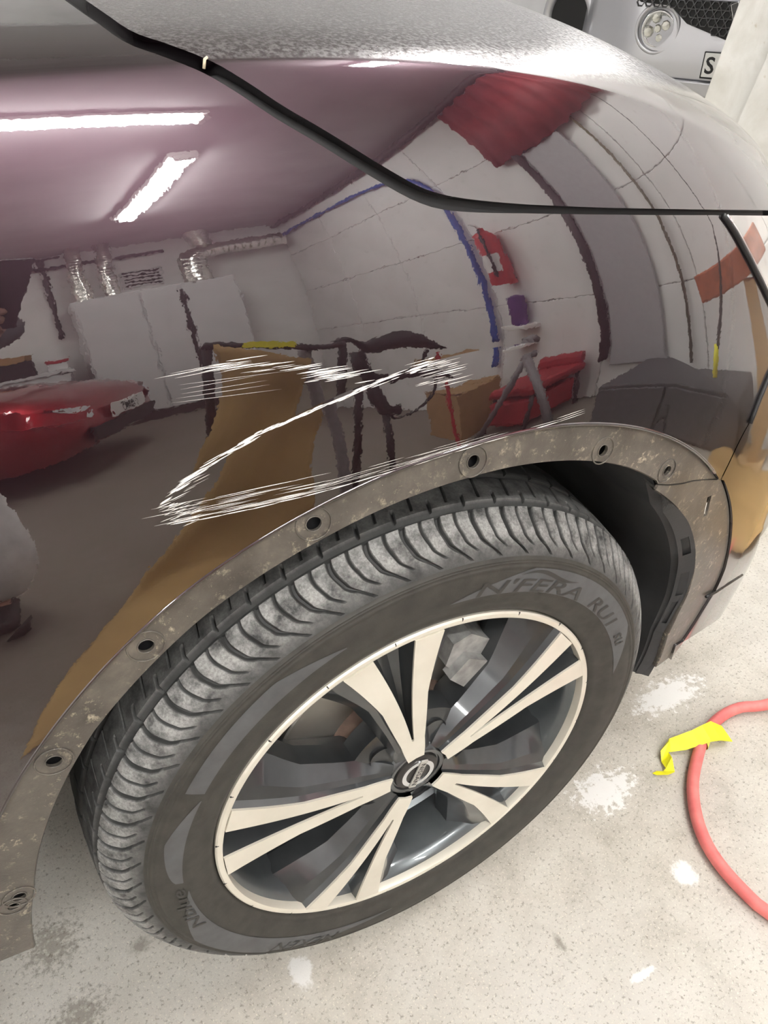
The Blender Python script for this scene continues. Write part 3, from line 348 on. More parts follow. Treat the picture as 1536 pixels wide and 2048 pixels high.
def inv(x,z,a=6.0,b=4.0):
    x=np.atleast_1d(np.asarray(x,float)); z=np.atleast_1d(np.asarray(z,float)); a=np.full(x.shape,a); b=np.full(x.shape,b)
    for it in range(40):
        e=1e-3; P=SX(a,b)[0]; Pa=(SX(a+e,b)[0]-P)/e; Pb=(SX(a,b+e)[0]-P)/e
        rx,rz=x-P[...,0],z-P[...,2]; det=Pa[...,0]*Pb[...,2]-Pb[...,0]*Pa[...,2]
        da=(rx*Pb[...,2]-Pb[...,0]*rz)/det; db=(Pa[...,0]*rz-rx*Pa[...,2])/det
        a=np.clip(a+np.clip(da,-.5,.5),0,NA); b=np.clip(b+np.clip(db,-.5,.5),0,NB)
    return np.stack([a,b],1)
def arc(t0,t1,r0,r1,n):
    th=np.radians(np.linspace(t0,t1,n)); rr=np.linspace(r0,r1,n) if not callable(r0) else r0(np.degrees(th)); return inv(rr*np.cos(th),.36+rr*np.sin(th))
SC=np.array([.13,.055])
def dens(loop,step):
    loop=np.asarray(loop,float); out=[]
    for p,q in zip(loop,np.roll(loop,-1,axis=0)):
        k=max(1,int(np.ceil(np.linalg.norm((q-p)*SC)/step)))
        for i in range(k): out.append(p+(q-p)*i/k)
    out=np.array(out); keep=[0]
    for i in range(1,len(out)):
        if np.linalg.norm((out[i]-out[keep[-1]])*SC)>step*.25: keep.append(i)
    return out[keep]
def inpoly(P,loop):
    x,y=P[:,0],P[:,1]; c=np.zeros(len(P),bool); a=loop; b=np.roll(loop,-1,axis=0)
    for (x0,y0),(x1,y1) in zip(a,b):
        if y0==y1: continue
        m=((y0>y)!=(y1>y))&(x<(x1-x0)*(y-y0)/(y1-y0)+x0); c^=m
    return c
def panel(name, outer, mat, parent, holes=(), off=0.0, thick=.006, step=.006, lines=(), split=False):
    global DMODE
    loops=[dens(outer,step)]+[np.asarray(h,float) for h in holes]
    lo=loops[0].min(0); hi=loops[0].max(0)
    ga=np.arange(lo[0],hi[0],step/SC[0]); gb=np.arange(lo[1],hi[1],step/SC[1])
    A,B=np.meshgrid(ga,gb,indexing='ij'); B=B+((np.arange(len(ga))%2)*.5*step/SC[1])[:,None]
    pts=np.stack([A.ravel(),B.ravel()],1); m=inpoly(pts,loops[0])
    for h in loops[1:]: m&=~inpoly(pts,h)
    pts=pts[m]; lp=np.vstack(loops+[np.asarray(l) for l in lines])*SC
    # drop grid points that crowd an edge
    cell=step*.6; keys=set()
    for q in lp:
        i,j=int(q[0]//cell),int(q[1]//cell)
        for di in (-1,0,1):
            for dj in (-1,0,1): keys.add((i+di,j+dj))
    kk=np.floor(pts*SC/cell).astype(int); pts=pts[[ (i,j) not in keys for i,j in kk.tolist()]]
    verts=[]; edges=[]
    for l in loops:
        n=len(verts); verts+= (l*SC).tolist(); edges+=[(n+i,n+(i+1)%len(l)) for i in range(len(l))]
    for l in lines:
        n=len(verts); verts+=(np.asarray(l)*SC).tolist(); edges+=[(n+i,n+i+1) for i in range(len(l)-1)]
    verts+=(pts*SC).tolist()
    r=geometry.delaunay_2d_cdt([Vector(p) for p in verts],edges,[],0,1e-7,False)
    V2=np.array([v[:] for v in r[0]])/SC; T=np.array(r[2],int)
    cen=V2[T].mean(1); m=inpoly(cen,loops[0])
    for h in loops[1:]: m&=~inpoly(cen,h)
    T=T[m]; used=np.unique(T); mp=-np.ones(len(V2),int); mp[used]=np.arange(len(used)); V2=V2[used]; T=mp[T]
    if split:      # crisp style line: separate normals on its two sides
        P,_=SX(V2[:,0],V2[:,1],off); rr_=np.hypot(P[:,0],P[:,2]-.36); inner=np.hypot(P[T].mean(1)[:,0],P[T].mean(1)[:,2]-.36)<RC
        both=np.intersect1d(np.unique(T[inner]),np.unique(T[~inner])); both=both[np.abs(rr_[both]-RC)<.003]; mp2=np.arange(len(V2)); mp2[both]=len(V2)+np.arange(len(both)); T[inner]=mp2[T[inner]]; V2=np.vstack([V2,V2[both]])
        DMODE=1; N1=SX(V2[:,0],V2[:,1])[1]; DMODE=0; N0=SX(V2[:,0],V2[:,1])[1]; DMODE=2
        isin=np.zeros(len(V2),bool); isin[np.unique(T[inner])]=True; P,_=SX(V2[:,0],V2[:,1],off); N=np.where(isin[:,None],N1,N0)
    else: P,N=SX(V2[:,0],V2[:,1],off)
    e1=P[T[:,1]]-P[T[:,0]]; e2=P[T[:,2]]-P[T[:,0]]; fl=(np.cross(e1,e2)*N[T[:,0]]).sum(1)<0; T[fl]=T[fl][:,::-1]
    # rolled edge: boundary edges dropped inwards
    E=np.sort(np.vstack([T[:,[0,1]],T[:,[1,2]],T[:,[2,0]]]),axis=1); D=np.vstack([T[:,[0,1]],T[:,[1,2]],T[:,[2,0]]])
    if split: inv_=np.arange(len(P)); inv_[len(P)-len(both):]=both; E=np.sort(inv_[E],axis=1)
    u,ix,cn=np.unique(E,axis=0,return_index=True,return_counts=True); bd=D[ix[cn==1]]
    if thick:
        bv=np.unique(bd); n0=len(P); m2=-np.ones(n0,int); m2[bv]=n0+np.arange(len(bv)); m3=-np.ones(n0,int); m3[bv]=n0+len(bv)+np.arange(len(bv))
        Pt=np.vstack([P,P[bv],P[bv]-N[bv]*thick]); 
        # side normals: outward in the sheet
        sn=np.zeros((n0,3)); 
        for a_,b_ in bd:
            d=np.cross(P[b_]-P[a_],N[a_]); d/=np.linalg.norm(d)+1e-12; sn[a_]+=d; sn[b_]+=d
        sn=sn[bv]; sn/=np.linalg.norm(sn,axis=1,keepdims=True)+1e-12
        Nt=np.vstack([N,sn,sn]); q1=np.stack([m2[bd[:,1]],m2[bd[:,0]],m3[bd[:,0]]],1); q2=np.stack([m2[bd[:,1]],m3[bd[:,0]],m3[bd[:,1]]],1)
        T=np.vstack([T,q1,q2]); P,N=Pt,Nt
    return npmesh(name,P,T,mat,parent,N)
L=lambda q: np.array(q,float)
SHUT_LO,SHUT_HI,LAMP_SEAM,BUMP_SEAM,BUMP_BOT,FL_SEAM,HOLES,SLOT=map(L,(SHUT_LO,SHUT_HI,LAMP_SEAM,BUMP_SEAM,BUMP_BOT,FL_SEAM,HOLES,SLOT))
def rho_out(th): return np.interp(th,[38,50,60,75,90,120,140,175],[.478,.473,.470,.467,.463,.467,.466,.462])
def rho_in(th): return np.interp(th,[45,60,90,120,135,150,160,175],[.427,.430,.433,.435,.433,.423,.417,.418])
A_REAR=float(inv([-.62],[.6])[0,0]); bot=inv([-.62,-.545],[.415,.412]); 
th_end=math.degrees(math.atan2(.661-.36,.367))
outer_arc=arc(173,th_end+1.2,rho_out,None,90)
main=SHUT_LO[SHUT_LO[:,0]<LAMP_SEAM[0,0]-.01]
btop=main[0,1]
fender_loop=np.vstack([bot,outer_arc,BUMP_SEAM[::-1],LAMP_SEAM[::-1][1:],main[::-1],[[A_REAR,btop+.25]]])
crease=arc(150,46,RC,RC,140)
fender=panel('front_wing',fender_loop,M['paint'],CAR,step=.0065,thick=.007,lines=[crease],split=True); tag(fender,'glossy dark purple front wing')
# dark strip below the sheet, the gap's shade put into its colour
def strip(name,lo,hi,off,mat,parent):
    n=len(lo); a=np.r_[lo[:,0],hi[:,0]]; b=np.r_[lo[:,1],hi[:,1]]; P,N=SX(a,b,off)
    return npmesh(name,P,[(i,i+1,n+i+1,n+i) for i in range(n-1)],mat,parent,None)
dlt=SHUT_HI-SHUT_LO; strip('shut_gap_dark_strip',SHUT_LO-dlt*.6,SHUT_HI+dlt*.6,-.009,M['gap'],CAR)
# bonnet
hb=SHUT_HI[-1,1]; hl=SHUT_HI[0]
front_edge=np.stack([np.linspace(SHUT_HI[-1,0]+.2,NA,20),np.linspace(hb+.02,hb+.9,20)],1)
hood_loop=np.vstack([SHUT_HI,front_edge,[[NA,NB]],[[hl[0]-1.2,NB]]])
hood=panel('bonnet',hood_loop,M['hood'],CAR,step=.008,thick=.012); tag(hood,'dusty dark bonnet with a sharp side ridge')
# cowl behind the bonnet and front door behind the wing
cowl=panel('cowl_panel',np.array([[A_REAR,btop+.33],[main[0,0]-.03,btop+.12],[hl[0]-1.3,NB],[A_REAR,NB]]),M['black'],CAR,step=.02,off=-.004)
door=panel('front_door',np.vstack([inv([-1.30,-.63],[.415,.415],1.5,3),[[A_REAR-.045,btop+.25],[.45,btop+.25]]]),M['paint'],CAR,step=.012)
panel('sill',np.vstack([inv([-1.30,-.545],[.25,.25],2,1.2),inv([-.545,-1.30],[.405,.405],2,1.5)]),M['black'],CAR,step=.015,off=-.012)
# headlamp
kb=15
gap=np.array([.035,0])
lamp_top=SHUT_LO[SHUT_LO[:,0]>LAMP_SEAM[0,0]+.02]; lt_end=np.stack([np.linspace(lamp_top[-1,0]+.15,11.5,10),np.linspace(lamp_top[-1,1]-.03,hb+.1,10)],1)
lamp_loop=np.vstack([LAMP_SEAM[:kb+1]+[.03,-.01],[[9.9,LAMP_SEAM[kb,1]-.25],[11.5,LAMP_SEAM[kb,1]+.1]],lt_end[::-1],lamp_top[::-1]])
t=NT('headlamp_lens').set(Roughness=.03,Coat_Weight=1.0,Coat_Roughness=.01,Metallic=.55); v=t.coord(); f=t.noise(v,14,3); t.to(t.ramp(f,[(.4,(.34,.33,.32)),(.6,(.62,.60,.58))]),'Base Color'); M['lens']=t.m
panel('headlamp',lamp_loop,M['lens'],CAR,step=.008); 
sm=SX(LAMP_SEAM[:,0]+.012,LAMP_SEAM[:,1],.001)[0]; MB().tube(sm.tolist(),.0026,8).build('lamp_trim',M['black'],CAR,smooth=True)
sm2=SX(LAMP_SEAM[:kb,0]+.055,LAMP_SEAM[:kb,1],.0015)[0]; MB().tube(sm2.tolist(),.0016,6).build('lamp_bright_edge',M['chrome'],CAR,smooth=True)
# bumper
def rho_bo(th): return np.interp(th,[-10,-5,5,8,12,20,38],[.43,.425,.466,.482,.489,.487,.482])
def rho_bi(th): return np.interp(th,[-8,-3,5,11,15,21,27,38,49],[.392,.392,.386,.397,.410,.418,.421,.422,.420])
b_arc=arc(th_end-1.0,-6,rho_bo,None,40)
bend=BUMP_BOT[-1]
bump_loop=np.vstack([BUMP_SEAM[1:]+gap*.5,b_arc[1:],BUMP_BOT[1:],[[bend[0]+.8,bend[1]-.1],[NA,bend[1]-.2],[NA,hb+.8],[11.55,hb+.08],[11.55,LAMP_SEAM[kb,1]+.05],[9.9,LAMP_SEAM[kb,1]-.30]],LAMP_SEAM[kb:-1]+gap*1.2])
bumper=panel('front_bumper',bump_loop,M['paint'],CAR,step=.008,thick=.008); tag(bumper,'front bumper corner below the headlamp')
# arch flanges
def ring(c,r,n=20):
    P,N=SX(c[0],c[1]); e=1e-3; Pa=(SX(c[0]+e,c[1])[0]-P)/e; Pb=(SX(c[0],c[1]+e)[0]-P)/e; la,lb=np.linalg.norm(Pa),np.linalg.norm(Pb)
    return np.stack([c[0]+r*np.cos(np.linspace(0,2*np.pi,n,endpoint=False))/la, c[1]+r*np.sin(np.linspace(0,2*np.pi,n,endpoint=False))/lb],1)
fl_th=math.degrees(math.atan2(.697-.36,.26))
fi=arc(52.5,173,rho_in,None,90)
fl_loop=np.vstack([arc(173,th_end+2,lambda q: rho_out(q)-.0015,None,90),FL_SEAM[::-1],fi])
hr=[.0058,.0050,.0062,.0062,.0064,.0062,.0062,.0060]
flange=panel('arch_flange',fl_loop,M['flange'],CAR,holes=[ring(h,r) for h,r in zip(HOLES,hr)],off=-.0045,thick=.003,step=.0055); tag(flange,'dirty bare wheel-arch flange with bolt holes')
for h,r in zip(HOLES,hr):      # pressed rims around the bolt holes
    for rr,w_,o_ in ((r*1.0,.0006,-.0042),(r*2.2,.0007,-.0041)):
        q=ring(h,rr,28); P=SX(q[:,0],q[:,1],o_)[0]; P=np.vstack([P,P[:2]])
        MB().tube(P.tolist(),w_,5,cap=False).build('hole_rim',M['flange'],flange,smooth=True)
# outer bead where the painted sheet meets the flange
oa=arc(173,th_end+1.4,lambda q: rho_out(q)-.0005,None,120); P=SX(oa[:,0],oa[:,1],-.001)[0]; MB().tube(P.tolist(),.0018,6).build('flange_bead',M['paint'],CAR,smooth=True)
# inward return of the flange
def lip(name,arcpts,off,depth,mat,drop=0.0):
    P,N=SX(arcpts[:,0],arcpts[:,1],off); c=np.array([0,0,.36]); rad=(P-c)*[1,0,1]; rad/=np.linalg.norm(rad,axis=1,keepdims=True)
    rows=[P,P-rad*.0015+[0,.002,0],P-rad*drop+[0,depth,0]]; V=np.vstack(rows); n=len(P)
    return npmesh(name,V,[(r*n+i,r*n+i+1,(r+1)*n+i+1,(r+1)*n+i) for r in range(2) for i in range(n-1)],mat,CAR,None)
lip('flange_return',fi,-.0045,.016,M['flange'])
bfl_loop=np.vstack([FL_SEAM-[0,.012],arc(th_end-1.6,-5.5,lambda q: rho_bo(q)-.001,None,40),arc(-5.5,51.5,rho_bi,None,50)])
sl=SLOT[0]; slot=np.array([[sl[0]-.018,sl[1]-.11],[sl[0]+.03,sl[1]-.11],[sl[0]+.018,sl[1]+.11],[sl[0]-.03,sl[1]+.11]])
bfl=panel('bumper_arch_flange',bfl_loop,M['flange'],CAR,holes=[slot],off=-.0035,thick=.003,step=.006); tag(bfl,'dirty bumper flange ahead of the wheel')
bi=arc(-5.5,51.5,rho_bi,None,60); lip('bumper_flange_return',bi,-.0035,.012,M['flange'])
# added dark shell that seals light leaks, then the arch liner
aa,bb_=np.meshgrid(np.linspace(.3,NA,90),np.linspace(1.2,NB,90),indexing='ij'); P,N=SX(aa,bb_,-.022)
rho=np.hypot(P[...,0],P[...,2]-.36); n=90
fs=[(i*n+j,(i+1)*n+j,(i+1)*n+j+1,i*n+j+1) for i in range(n-1) for j in range(n-1) if rho[i:i+2,j:j+2].min()>.455]
npmesh('dark_inner_shell',P.reshape(-1,3),fs,M['gap'],CAR,None)
c=(0,0,.36)
strip('arch_backing',arc(54,173,lambda q: rho_in(q)+.002,None,80),arc(54,173,lambda q: rho_out(q)+.02,None,80),-.013,M['gap'],CAR)  # added near-black strip that keeps the bolt holes dark
prof=[(.448,-.012),(.446,.0),(.440,.03),(.430,.10),(.420,.18),(.408,.26),(.395,.34),(.30,.36),(.12,.37)]
MB().lathe(prof,c,'Y',120,R(60),R(150)).build('arch_liner',M['liner'],CAR,smooth=True,angle=40)
def rl(th): return np.interp(th,[-12,-5,5,15,25,45,54,62],[.375,.378,.375,.390,.398,.405,.430,.446])
th=np.linspace(-9,62,60); ys=[-.004,.012,.02,.05,.12,.22,.32]; V=[]; fs=[]
for q in th:
    r=rl(q)
    for k,y in enumerate(ys):
        rr=r+(.016 if (k==0 and q<50) else 0)-(.004 if k==3 else 0)-(.012 if k>=4 else 0); V.append((rr*math.cos(R(q)),y+np.interp(q,[-9,10,40,62],[.022,.014,.0,-.006])*(1 if k<3 else .4),.36+rr*math.sin(R(q))))
m=len(ys); fs=[(i*m+j,i*m+j+1,(i+1)*m+j+1,(i+1)*m+j) for i in range(59) for j in range(m-1)]
MB().add(V,fs).build('arch_liner_front',M['liner'],CAR,smooth=True,angle=35)
# slotted outward-facing strip of the liner
V=[]; fs=[]; N_=72; th=np.linspace(-9,50,N_); rows=5
for q in th:
    r0=rl(q)+.001; r1=rho_bi(q)-.002; yb=float(np.interp(q,[-9,5,20,35,50],[.030,.022,.012,.0,-.012]))
    for k in range(rows): V.append(((r0+(r1-r0)*k/(rows-1))*math.cos(R(q)), yb-.002*k, .36+(r0+(r1-r0)*k/(rows-1))*math.sin(R(q))))
slots=[(8,13.5),(15.5,22),(27.5,33)]
for i in range(N_-1):
    for k in range(rows-1):
        mid=(th[i]+th[i+1])/2
        if k in (1,2) and any(s0<mid<s1 for s0,s1 in slots): continue
        fs.append((i*rows+k,i*rows+k+1,(i+1)*rows+k+1,(i+1)*rows+k))
MB().add(V,fs).build('liner_slot_strip',M['liner'],CAR)

# dark tube along the lower bumper's crease, its shade put into colour
P=SX(L(BUMP_LINE)[:,0],L(BUMP_LINE)[:,1],-.0004)[0]; MB().tube(P.tolist(),.0022,8).build('bumper_style_line',M['crease_shade'],CAR,smooth=True)

# under-body and the rest of the car's bulk, which shade the floor beneath it
MB().box((-.35,1.02,.50),(2.3,1.26,.46),bev=.05).build('underbody',M['gap'],CAR)
MB().box((-1.05,.86,.60),(1.15,1.66,.60),bev=.03).build('floorpan',M['gap'],CAR)
MB().box((.52,.95,.45),(.30,1.45,.36),bev=.05).build('front_crossmember',M['gap'],CAR)

# ------------------------------------------------------------------ wheel
WZ=.36
wheel=empty('wheel',(0,0,0),0,CAR); tag(wheel,'two-tone five-spoke alloy wheel with a worn tyre')
def pol(r,deg,y): return (r*math.cos(R(deg)),y,WZ+r*math.sin(R(deg)))
# tyre side wall (outer), carcass lathe
side=[(.2405,.012),(.2425,.002),(.246,-.0035),(.252,-.0065),(.2535,-.0062),(.262,-.0095),(.270,-.0115),(.2715,-.0120),(.280,-.0125),(.292,-.0122),(.300,-.0110),(.3035,-.0100),(.3048,-.0105),(.3062,-.0095),(.3085,-.0083),(.3095,-.0087),(.3107,-.0076),(.3120,-.0079),(.3132,-.0066),(.3150,-.0055)]
NS=360; V=[];
for i in range(NS):
    a=2*math.pi*i/NS
    for r,y in side:
        z=WZ+r*math.sin(a); bul=0.0
        if z<.05: bul=-.004*(.05-z)/.05
        V.append((r*math.cos(a),y+bul,max(z,.0015)))
k=len(side); fs=[(i*k+j,((i+1)%NS)*k+j,((i+1)%NS)*k+j+1,i*k+j+1) for i in range(NS) for j in range(k-1)]
tyre=MB().add(V,fs).build('tyre_sidewall',M['rubber'],wheel,smooth=True,angle=60)
# tread with grooves cut in
NT_=1770; pitch=2*math.pi/59
shp=spline([(.315,-.0055),(.3225,-.0022),(.330,.0028),(.3375,.0092),(.3440,.0165),(.3490,.0240),(.3520,.0300)],26)
ws=np.linspace(.0315,.092,34); pr=[(r,y) for r,y in shp]+[(.3525+.0068*math.sin(min(1,(y-.0315)/.075)*math.pi/2),y) for y in ws]+[(.360,.105),(.3602,.12),(.3598,.135),(.358,.155),(.354,.172),(.346,.188),(.334,.203),(.316,.212),(.290,.216),(.262,.214),(.243,.205)]
pr=np.array(pr); th=np.linspace(0,2*np.pi,NT_,endpoint=False); TH,PY=np.meshgrid(th,pr[:,1],indexing='ij'); PR=np.broadcast_to(pr[:,0],TH.shape).copy()
J=np.arange(len(pr))[None,:]+0*TH
uo=np.clip((.0325-PY)/.038,0,1)                    # 0 at the first groove, 1 at the side wall
shift=pitch*(.10*np.sin(uo*math.pi*1.6)-.62*np.clip((uo-.70)/.30,0,1)**1.6)+pitch*(-.30*np.clip((PY-.036)/.04,0,1.5))
dep=np.zeros_like(TH)
for yc,wd in ((.0335,.0042),(.0765,.0048),(.118,.006),(.155,.005)): dep=np.maximum(dep,.0066*np.clip((wd-np.abs(PY-yc))/(.4*wd),0,1))
def lat(ph,width,ymin,ymax,depth):
    ang=(TH-ph*pitch+pitch/2)%pitch-pitch/2
    return depth*np.clip((width-np.abs(ang*.36))/(.45*width),0,1)*((PY>ymin)&(PY<ymax))
wtap=np.interp(uo,[0,.8,1],[1,1,.6])
dep=np.maximum(dep,lat(0,.0031*wtap,-.0046,.0335,.0055*wtap))
dep=np.maximum(dep,lat(.5,.0016,-.001,.0300,.0032))
dep=np.maximum(dep,lat(.12,.0021,.0335,.0500,.0045))
dep=np.maximum(dep,lat(.62,.0015,.0440,.0765,.0030))
dep=np.maximum(dep,lat(.3,.0018,.0765,.100,.004))
TH=TH+shift
RR=PR-dep*np.clip((PY+.012)/.03,.45,1)
X=RR*np.cos(TH); Z=WZ+RR*np.sin(TH); Z=np.maximum(Z,.0012)
nt,npf=TH.shape; V=np.stack([X,PY+dep*1.1*np.clip((.030-PY)/.036,0,1),Z],-1).reshape(-1,3)
ii,jj=np.meshgrid(np.arange(nt),np.arange(npf-1),indexing='ij'); i2=(ii+1)%nt
Fq=np.stack([ii*npf+jj,i2*npf+jj,i2*npf+jj+1,ii*npf+jj+1],-1).reshape(-1,4)
tread=npmesh('tyre_tread',V,Fq,M['tread'],wheel,None); 
wear=np.interp(PY,[-.0055,-.001,.004,.009,.029,.030,.0375,.038,.072,.073],[.05,.30,.75,1,1,0,0,.30,.25,0]); wear=np.where(dep>.0012,0,wear)
at=tread.data.attributes.new('wear','FLOAT','POINT'); at.data.foreach_set('value',wear.ravel().astype(np.float32))
try: tread.data.set_sharp_from_angle(angle=R(38))
except Exception: pass
tag(tread,'worn dusty tread with curved shoulder grooves')
# sidewall reference surface for raised marks
sr=np.array([p[0] for p in side]); sy=np.array([p[1] for p in side])
def wall(r,deg,lift=.0006): return pol(r,deg,float(np.interp(r,sr,sy))-lift)
def wallpatch(name,fr0,fr1,d0,d1,mat,lift=.0005,n=40,m=6):
    V=[]; 
    for i in range(n+1):
        q=d0+(d1-d0)*i/n; s=i/n
        for j in range(m+1): V.append(wall(fr0(s)+(fr1(s)-fr0(s))*j/m,q,lift))
    return MB().add(V,[(i*(m+1)+j,(i+1)*(m+1)+j,(i+1)*(m+1)+j+1,i*(m+1)+j+1) for i in range(n) for j in range(m)]).build(name,mat,wheel,smooth=True)
bump_=lambda s: min(1,s*6)*min(1,(1-s)*6)
wallpatch('sidewall_band',lambda s:.2755,lambda s:.2755+.0285*min(1,s*5)*min(1,(1-s)*4),8,86,M['band'])
wallpatch('sidewall_band',lambda s:.284-.004*s,lambda s:.285+.019*min(1,s*3)*(1-.25*s),108,148,M['band'])
wallpatch('sidewall_band',lambda s:.279,lambda s:.280+.024*min(1,s*2.2)*(1-s)**.35,150,176,M['band'])
wallpatch('sidewall_band',lambda s:.2755,lambda s:.2765+.0285*min(1,s*4)*min(1,(1-s)*2.2),180,262,M['band'])
# lettering moulded on the tyre: bent round the wheel
def text_mesh(txt,size=1.0,shear=0.0,bold=0.0):
    cu=bpy.data.curves.new('lettering','FONT'); cu.body=txt; cu.size=size; cu.shear=shear; cu.offset=bold; cu.resolution_u=3; cu.align_x='LEFT'
    o=bpy.data.objects.new('lettering_tmp',cu); COL.objects.link(o); dg=bpy.context.evaluated_depsgraph_get(); dg.update()
    me=o.evaluated_get(dg).to_mesh(); V=np.array([v.co[:] for v in me.vertices]); Fc=[tuple(p.vertices) for p in me.polygons]
    o.evaluated_get(dg).to_mesh_clear(); bpy.data.objects.remove(o); bpy.data.curves.remove(cu); return V,Fc
def tyre_text(txt,r0,h,deg0,deg1,mat,name,lift=.0011,shear=.2,bold=.01):
    V,Fc=text_mesh(txt,1.0,shear,bold); x0,x1=V[:,0].min(),V[:,0].max(); y0,y1=V[:,1].min(),V[:,1].max()
    P=[wall(r0+(y-y0)/(y1-y0)*h, deg0+(x-x0)/(x1-x0)*(deg1-deg0), lift) for x,y,_ in V]
    return MB().add(P,Fc).build(name,mat,wheel)
M['letter']=plain('moulded_letters',(.030,.029,.027),.5)
tyre_text("N'FERA",.2765,.0165,80,48.5,M['letter'],'moulded_lettering')
tyre_text("RU1",.2765,.0165,43.8,29.5,M['letter'],'moulded_lettering')
tyre_text("su",.2795,.012,24.5,19.5,M['letter'],'moulded_lettering')
tyre_text("NEXEN",.284,.018,246,226,M['letter'],'moulded_lettering')
tyre_text("Nblue",.279,.014,196,178,M['letter'],'moulded_lettering')
wallpatch('moulded_swoosh',lambda s:.2965+.0035*math.sin(s*6.28)-.0015*math.sin(s*3.14),lambda s:.2965+.0035*math.sin(s*6.28)+.003*math.sin(s*3.14),70,52,M['letter'],.0011,30,2)
# rim: machined lip, barrel
MB().lathe([(.2395,.010),(.2425,.003),(.2428,-.0032),(.2410,-.0050),(.2378,-.0052),(.2350,-.0042),(.2342,-.001),(.2336,.006)],(0,0,WZ),'Y',180).build('rim_lip',M['alloy'],wheel,smooth=True,angle=30)
MB().lathe([(.2336,.006),(.229,.010),(.224,.020),(.2235,.038),(.2195,.046),(.2185,.075),(.214,.082),(.213,.11),(.218,.118),(.218,.19),(.232,.20)],(0,0,WZ),'Y',160).build('rim_barrel',M['barrel'],wheel,smooth=True,angle=30)
for k in range(20): MB().box((0,0,0),(.0035,.0012,.0010)).build('balance_mark',M['black'],wheel).matrix_local=Matrix.Translation(Vector(pol(.2412,8+18*k,-.0046)))@Matrix.Rotation(-R(8+18*k),4,'Y')
FY=-.0055
def spoke_pts(deg):
    face=[(.2335,14.0),(.150,10.6),(.0385,15.5),(.0385,-15.5),(.150,-10.0),(.2335,-13.3),(.2335,-5.4),(.0745,-1.9),(.0715,0),(.0745,1.9),(.2335,5.8)]
    return face
def facey(r): return FY-.0012*math.sin(min(1,max(0,(r-.04)/.19))*math.pi)
def arm_grid(V,fs,e0,e1,n=14):
    # ruled face between two radial edges (lists of (r,deg)) at face height
    pass
for k in range(5):
    dg=98.3+72*k
    # machined face: left arm, right arm, root, as one plate 1.2 mm proud of the dark body
    def P(r,o,dy=0.0): return pol(r,dg+o,facey(r)+dy)
    rs=np.concatenate([np.linspace(.2345,.150,7),np.linspace(.142,.0745,7)])
    eL=lambda r: float(np.interp(r,[.0385,.0745,.150,.2345],[15.5,11.6,10.6,14.1])); eR=lambda r: -float(np.interp(r,[.0385,.0745,.150,.2345],[15.5,11.2,10.0,13.4]))
    iL=lambda r: float(np.interp(r,[.0745,.2335],[.9,5.9])); iR=lambda r: -float(np.interp(r,[.0745,.2335],[.9,5.4]))
    V=[];fs=[]
    def plate(rows):
        n0=len(V); 
        for (a,b) in rows: V.extend([a,b])
        fs.extend([(n0+2*i,n0+2*i+1,n0+2*i+3,n0+2*i+2) for i in range(len(rows)-1)])
    plate([(P(r,eL(r)),P(r,iL(r))) for r in rs]); plate([(P(r,iR(r)),P(r,eR(r))) for r in rs])
    rr=np.linspace(.0745,.0385,6); plate([(P(r,eL(r)),P(r,iL(.0745))) for r in rr]); plate([(P(r,iL(.0745)),P(r,iR(.0745))) for r in rr]); plate([(P(r,iR(.0745)),P(r,eR(r))) for r in rr])
    bm=bmesh.new(); me=bpy.data.meshes.new('spoke_face'); me.from_pydata(V,[],fs); bm.from_mesh(me); bmesh.ops.remove_doubles(bm,verts=bm.verts,dist=1e-5)
    ex=bmesh.ops.extrude_face_region(bm,geom=list(bm.faces)); bmesh.ops.translate(bm,verts=[g for g in ex['geom'] if isinstance(g,bmesh.types.BMVert)],vec=(0,.0025,0)); bmesh.ops.recalc_face_normals(bm,faces=bm.faces); bm.to_mesh(me); bm.free()
    me.materials.append(M['alloy']); link(bpy.data.objects.new('spoke_face',me),wheel)
    # dark body: flanks falling away on both sides, pocket between the arms
    V=[];fs=[]
    def strip2(rows):
        n0=len(V); w=len(rows[0])
        for q in rows: V.extend(q)
        fs.extend([(n0+w*i+j,n0+w*i+j+1,n0+w*(i+1)+j+1,n0+w*(i+1)+j) for i in range(len(rows)-1) for j in range(w-1)])
    allr=np.concatenate([np.linspace(.2345,.150,8),np.linspace(.14,.0385,8)])
    fw=lambda r: float(np.interp(r,[.0385,.06,.10,.150,.19,.2345],[19,14,9.5,9.0,11.5,13.0]))    # flank width in degrees
    fd=lambda r: float(np.interp(r,[.0385,.08,.150,.2345],[.004,.020,.026,.034]))
    for sgn,e in ((1,eL),(-1,eR)):
        strip2([[P(r,e(r),.0025),P(r,e(r)+sgn*.9,.006+.1*fd(r)),P(r,e(r)+sgn*fw(r)*.42,.006+.28*fd(r)),P(r,e(r)+sgn*fw(r),fd(r)+.006),P(r,e(r)+sgn*(fw(r)+1.2),fd(r)+.030),P(r,e(r)+sgn*(fw(r)-1),fd(r)+.045)] for r in allr])
    # pocket walls and floor
    pr_=np.linspace(.2335,.0745,12); pd=lambda r: float(np.interp(r,[.0745,.12,.2335],[.006,.020,.030]))
    strip2([[P(r,iL(r),.0025),P(r,iL(r)*.72,pd(r)*.9),P(r,(iL(r)+iR(r))/2,pd(r)),P(r,iR(r)*.72,pd(r)*.9),P(r,iR(r),.0025)] for r in pr_])
    MB().add(V,fs).build('spoke',M['darkalloy'],wheel,smooth=True,angle=22)
